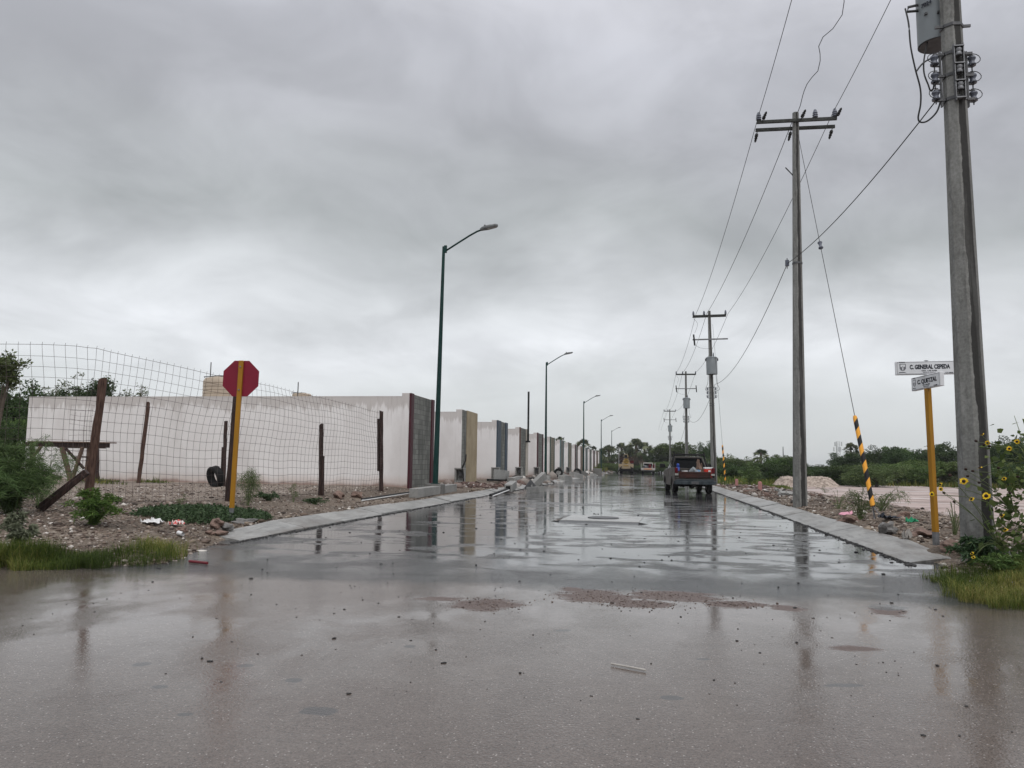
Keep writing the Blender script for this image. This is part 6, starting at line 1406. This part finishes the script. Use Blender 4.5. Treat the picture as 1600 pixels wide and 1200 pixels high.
rock(1590, 874, 26, 'flat grey slab stone at the right picture edge', 'rock_g', (1.4, .9, .4), 15)
rock(1557, 872, 22, 'brown stone touching the nearest pole foot', seed=16)
rock(556, 778, 16, 'pale brown rock near the end of the black pipe, by the third fence post', seed=17)
rock(528, 779, 18, 'brown rock right of the third fence post', seed=18)
rock(1232, 775, 18, 'pale broken concrete lump left of the second pole', 'kerb', (1.5, .9, .6), 19)
rock(1216, 769, 12, 'small pale concrete lump farther left of the second pole', 'kerb', (1.3, .9, .6), 20)
rock(1312, 832, 10, 'small brown stone on the verge below the pink board', seed=22)
rock(914, 943, 8, 'small pale pebble lying on the middle silt smear', 'kerb', seed=23); rock(1031, 946, 6, 'tiny pale pebble at the edge of the right silt smear', 'kerb', seed=24)
# litter
def sheetbit(name, px, py, w_, h_, mat, label, cat, seed, crumple=.3, ht=.05):
    p = gp(px, py); b = MB(); n = 9; vs = []
    for j in range(n+1):
        for i in range(n+1):
            u, v = i/n-.5, j/n-.5; e = 1-.3*noise.noise((u*3, v*3, seed)); vs.append((p.x+u*w_*e, p.y+v*h_*e, p.z+.012+ht*abs(noise.noise((u*4, v*4, seed+2)))+crumple*.1*abs(noise.noise((u*9, v*9, seed)))))
    fs = [(j*(n+1)+i, j*(n+1)+i+1, (j+1)*(n+1)+i+1, (j+1)*(n+1)+i) for j in range(n) for i in range(n)]; b.add(vs, fs); o = b.build(name, mat); sd = o.modifiers.new('thick', 'SOLIDIFY'); sd.thickness = .004
    return tag(o, label, cat)
M['pink'] = pm('pink_board', (.62, .30, .38), (.55, .26, .34), 3, .5); M['greenp'] = pm('green_plastic', (.02, .30, .14), (.015, .2, .10), 12, .4); M['bag'] = pm('navy_plastic', (.012, .016, .026), (.02, .025, .035), 12, .35)
M['wrap'] = pm('red_white_wrapper', (.6, .09, .08), (.65, .62, .6), 22, .4, lo=.45, hi=.5); M['rag'] = pm('pale_rag', (.42, .40, .37), (.32, .30, .28), 8, .8); M['pinkpost'] = pm('pink_painted_concrete', (.42, .20, .185), (.34, .17, .16), 6, .7)
b = MB(); p = gp(1323, 807); q = p+Vector((0, .1, .07)); b.prism([(-.17, -.06), (-.10, .01), (.02, .03), (.12, .045), (.165, .10), (.16, -.02), (.10, -.07), (-.06, -.09)], -.008, .008, 'y', Matrix.Translation(q) @ Matrix.Rotation(rad(-55), 4, 'X')); tag(b.build('pink_board', M['pink'], bevel=.003), 'torn pink foam board lying on the rocks left of the guy guard', 'board')
sheetbit('plastic_bag', 1392, 812, .46, .3, M['bag'], 'crumpled dark navy bag lying right of the guy anchor', 'bag', 3, .6, .14)
sheetbit('plastic_bag', 1425, 818, .2, .16, M['greenp'], 'crumpled green plastic bag by the dark brown boulder', 'bag', 5, .8, .12)
sheetbit('rag', 1417, 848, .14, .14, M['rag'], 'dirty white rag hanging at the back of the right kerb', 'rag', 7, .9, .22)
sheetbit('plastic_scrap', 238, 819, .34, .2, M['white'], 'crumpled white plastic scrap in front of the low green patch', 'scrap', 9, .8, .08)
sheetbit('wrapper', 275, 822, .22, .16, M['wrap'], 'red and white wrapper in front of the low green patch', 'wrapper', 11, .9, .12)
sheetbit('plastic_bag', 1162, 752, .9, .5, M['bag'], 'black bag heap on the verge right of the third pole', 'bag', 13, .6, .5)
b = MB(); p = gp(281, 838); b.tube([p+Vector((-.05, .03, .05)), p+Vector((.06, -.02, .035))], .03, 14, cap=False); b.lathe([(0, 0), (.028, 0)], 12, Matrix.Translation(p+Vector((.05, -.015, .036))) @ Matrix.Rotation(rad(80), 4, 'Y')); tag(b.build('paper_cup', M['white'], auto=40), 'white paper cup lying on the gravel left of the stop sign', 'cup')
b = MB(); A = atz(955, 1037, .012); B = atz(1009, 1047, .012); b.tube([A, Vector(A).lerp(Vector(B), .5)+Vector((0, .002, 0)), B], .0065, 8); tag(b.build('white_stick', M['rag']), 'thin whitish tube lying on the road in the foreground', 'stick')
M['redstick'] = pm('dark_red_plastic', (.16, .02, .03), (.11, .015, .02), 6, .4)
b = MB(); A = atz(296, 877, .02); B = atz(324, 880, .02); b.tube([A, B], .018, 8); tag(b.build('red_stick', M['redstick']), 'short dark red stick on the wet road by the left grass strip', 'stick')
for px, py, h, l in ((1151, 760, .42, 'farther pink painted concrete stub post on the right verge'), (1187.5, 768, .42, 'nearer pink painted concrete stub post on the right verge')):
    p = gp(px, py); b = MB(); b.box((p.x, p.y, p.z+h/2-.03), (.16, .16, h)); b.box((p.x, p.y, p.z+h-.015), (.12, .12, .05)); tag(b.build('stub_post', M['pinkpost'], bevel=.012), l, 'stub post', 'pink stub posts on the right verge')
# gravel mounds on the lot
def mound(px0, px1, ptop, y, label, seed):
    a = aty(px0, 757, y)[0]; c = aty(px1, 757, y)[0]; x = (a+c)/2; R_ = (c-a)/2; H_ = topz(x, y, ptop)-gz(x, y); b = MB(); n = 40; vs = []
    for j in range(n+1):
        for i in range(n+1):
            u, v = -1.1+2.2*i/n, -1.1+2.2*j/n; d = math.hypot(u, v)+.12*noise.noise((u*2+seed, v*2, 1)); h = min(max(0, 1.0-d)*1.9, 1-.25*d*d)*H_*(.92+.12*noise.noise((u*3, v*3, seed)))+.10*noise.noise((u*11, v*11, seed))+.06*noise.noise((u*23, v*23, seed)); h = h if d < 1 else -.06
            vs.append((x+u*R_, y+v*R_*.8, gz(x, y)+h-.03))
    b.add(vs, [(j*(n+1)+i, j*(n+1)+i+1, (j+1)*(n+1)+i+1, (j+1)*(n+1)+i) for j in range(n) for i in range(n)]); o = b.build('gravel_mound', M['moundm'], fix=False, smooth=True); tag(o, label, 'gravel mound', 'gravel mounds on the clay lot')
M['moundm'] = pm('mound_gravel', (.50, .42, .36), (.27, .22, .185), 6, .85, 1.0, 7, bd=.15, lo=.42, hi=.6)
mound(1206, 1262, 743, 57.5, 'gravel mound left of the second pole', 2); mound(1240, 1313, 743, 56.5, 'larger gravel mound just right of the second pole', 5)
# fallen concrete posts and conduits along the left kerb
GB = 'broken concrete pieces dumped along the left kerb'
def beam(pa, pb, w_, label, za=0, zb=0, name='concrete_beam', mat='conc', cat='concrete beam', h=None, group=GB):
    A = gp(*pa); B = gp(*pb); h = h or w_; A.z += h/2+za; B.z += h/2+zb; b = MB(); b.bar(A, B, h, w_); d = (B-A).normalized()
    o = b.build(name, M[mat], bevel=.012); tag(o, label, cat, group); return A, B
def conduit(pa, pb, label, r=.045, za=.05, zb=.12):
    A = gp(*pa); B = gp(*pb); A.z += za; B.z += zb; t = thing('conduit_bundle', label, 'conduit', A, 0, 'black and white conduits lying by the kerb')
    b = MB(); b.tube([Vector((0, 0, 0)), B-A], r, 10); b.build('black_pipe', M['black'], t, smooth=False, auto=40)
    b = MB(); o = Vector((.03, -.10, -.015)); b.tube([o, B-A+o], r*.5, 8); b.build('white_pipe', M['white'], t, auto=40)
beam((646, 778), (708, 768), .30, 'long grey concrete beam lying behind the nearest lamp foot')
conduit((566, 783), (643, 775), 'black and white conduits lying on gravel, ending at the long concrete beam')
p = gp(765, 773); 
def onroad(px, py, z=0): q = atz(px, py, z); return Vector(q)
def bar3(name, A, B, w_, h, mat, label, cat, group=GB):
    b = MB(); b.bar(A, B, h, w_); tag(b.build(name, M[mat], bevel=.012), label, cat, group)
A = onroad(794, 769, .03)+Vector((0, 0, .17)); d_ = Vector((-.32, 3.2, .1)); bar3('concrete_beam', A, A+d_, .34, .34, 'conc', 'grey concrete beam lying in the gutter with pipes at its near end', 'concrete beam')
b = MB(); b.box((0, 0, 0), (.2, .02, .2), Matrix.Translation(A+Vector((0, -.012, 0)))); tag(b.build('beam_socket', M['black']), 'black square socket in the near end of the gutter beam', 'socket')
t = thing('conduit_bundle', 'black and white conduits lying in the road gutter before the concrete beam', 'conduit', A, 0, 'black and white conduits lying by the kerb'); E_ = onroad(766, 774, .06)-A
b = MB(); b.tube([Vector((-.03, .0, -.04)), E_], .055, 10); b.build('black_pipe', M['black'], t, auto=40); b = MB(); b.tube([Vector((.06, -.08, -.07)), E_+Vector((.12, -.05, -.02))], .024, 8); b.build('white_pipe', M['white'], t, auto=40)
A = onroad(828, 768, .02)+Vector((0, 0, .14)); B = A+Vector((.55, .9, .62)); bar3('concrete_post_stub', A, B, .32, .26, 'conc', 'tilted square concrete post stub propped up in the gutter', 'post stub')
bar3('metal_plate', A+Vector((-.1, -.25, -.10)), A+Vector((.15, .0, .28)), .42, .03, 'galv_d', 'dark metal plate at the low end of the tilted post stub', 'plate')
C_ = onroad(843, 766, 0)+Vector((0, .2, .17)); bar3('concrete_block', C_-Vector((.05, 0, .17)), C_+Vector((-.05, 0, .17)), .4, .3, 'conc_d', 'square dark concrete block under the tilted post stub', 'block')
bar3('concrete_slab', onroad(823, 770, .015), onroad(850, 768, .015), .5, .05, 'kerb', 'thin pale slab lying flat under the tilted post stub', 'slab')
bar3('tilted_panel', gp(770, 752)+Vector((0, .2, .25)), gp(795, 752)+Vector((0, .0, .18)), .9, .05, 'kerb', 'pale flat panel lying tilted on rubble before the blue stripped house', 'panel')
bar3('black_pipe', gp(764, 753)+Vector((0, -.4, .1)), gp(796, 754)+Vector((0, -.4, .12)), .12, .12, 'black', 'thick black pipe under the pale tilted panel', 'pipe')
bar3('concrete_beam', gp(797, 755)+Vector((0, 0, .17)), gp(813, 752)+Vector((0, 0, .17)), .3, .34, 'conc', 'short concrete beam right of the pale tilted panel', 'concrete beam')
FR = [(-6.9, 52, 1.0, .5, 20, .1, 'kerb', 'pale concrete slab on the kerb just past the second lamp'), (-6.4, 62, 1.6, .5, 70, .05, 'kerb', 'long pale slab sticking into the gutter before the dark heap'), (-7.3, 68, 1.2, .45, 40, .35, 'conc', 'grey concrete chunk tilted in the verge beyond the second lamp'),
      (-6.6, 74, 1.6, .55, 60, .2, 'conc', 'big pale concrete chunk beyond the second lamp'), (-6.9, 84, 1.3, .6, 15, .3, 'conc_d', 'dark concrete chunk left of the third lamp'), (-5.9, 88, 1.4, .4, 80, .1, 'kerb', 'pale concrete piece in the gutter left of the third lamp'),
      (-6.3, 102, 1.1, 1.0, 10, .05, 'conc_d', 'squat dark concrete block right of the third lamp foot'), (-6.6, 116, 1.6, .4, 70, .1, 'kerb', 'pale slab at the kerb far beyond the third lamp'), (-7.6, 45, 1.4, .3, 85, .1, 'conc', 'grey beam lying across the verge before the blue stripped house')]
for x, y, L, s_, rz, tl, mt_, l in FR:
    b = MB(Matrix.Translation((x, y, gz(x, y)+s_*.45)) @ Matrix.Rotation(rad(rz), 4, 'Z') @ Matrix.Rotation(tl, 4, 'Y')); b.box((0, 0, 0), (L, s_*1.2, s_), taper=.93); tag(b.build('concrete_chunk', M[mt_], bevel=.03), l, 'concrete chunk', GB)
b = MB(Matrix.Translation((-7.4, 66, gz(-7.4, 66)+.5)) @ Matrix.Rotation(rad(70), 4, 'X')); tyre_lathe(b, .38, .25); tag(b.build('dumped_tyre', M['tyre'], auto=35), 'black tyre dumped on the verge heap past the second lamp', 'tyre')
b = MB(Matrix.Translation((-7.0, 80, gz(-7, 80)+.45)) @ Matrix.Rotation(rad(60), 4, 'X') @ Matrix.Rotation(.4, 4, 'Y')); tyre_lathe(b, .42, .25); tag(b.build('dumped_tyre', M['tyre'], auto=35), 'black tyre on the farther verge heap before the third lamp', 'tyre')
# thin white post beyond the row
b = MB(); x = atx_y(967, 150); b.tube([(x, 150, 0), (x, 150, topz(x, 150, 698))], .10, 8); b.box((x, 150, .15), (.4, .4, .4)); tag(b.build('pale_post', M['conc']), 'thin pale post standing left of the yellow truck', 'post')

X = r.uniform(-8.6, -6.2, 420); Y = 44+r.uniform(0, 1, 420)**1.2*105; stones('rubble', X, Y, r.gamma(2.2, .055, 420)+.05, M['brokenc'], 21, flat=.75, label='broken pale and dark concrete lumps strewn along the left kerb', cat='rubble')
X = r.uniform(4.2, 6.4, 150); Y = 26+r.uniform(0, 1, 150)**1.3*60; stones('rubble', X, Y, r.gamma(2, .03, 150)+.04, M['brokenc'], 22, flat=.6, label='pale and dark lumps strewn along the right kerb', cat='rubble')

# thin rain haze over the whole place
b = MB(); b.box((0, 700, 8.5), (3200, 3700, 21)); hzo = b.build('haze', M['white']); mt = bpy.data.materials.new('rain_haze'); mt.use_nodes = True; t = mt.node_tree; t.nodes.clear()
pv_ = t.nodes.new('ShaderNodeVolumePrincipled'); pv_.inputs['Color'].default_value = (.93, .95, .97, 1); pv_.inputs['Density'].default_value = .0003; pv_.inputs['Anisotropy'].default_value = .2
o_ = t.nodes.new('ShaderNodeOutputMaterial'); t.links.new(pv_.outputs[0], o_.inputs['Volume']); hzo.data.materials.clear(); hzo.data.materials.append(mt); tag(hzo, 'thin grey rain haze', 'haze', None, 'stuff')
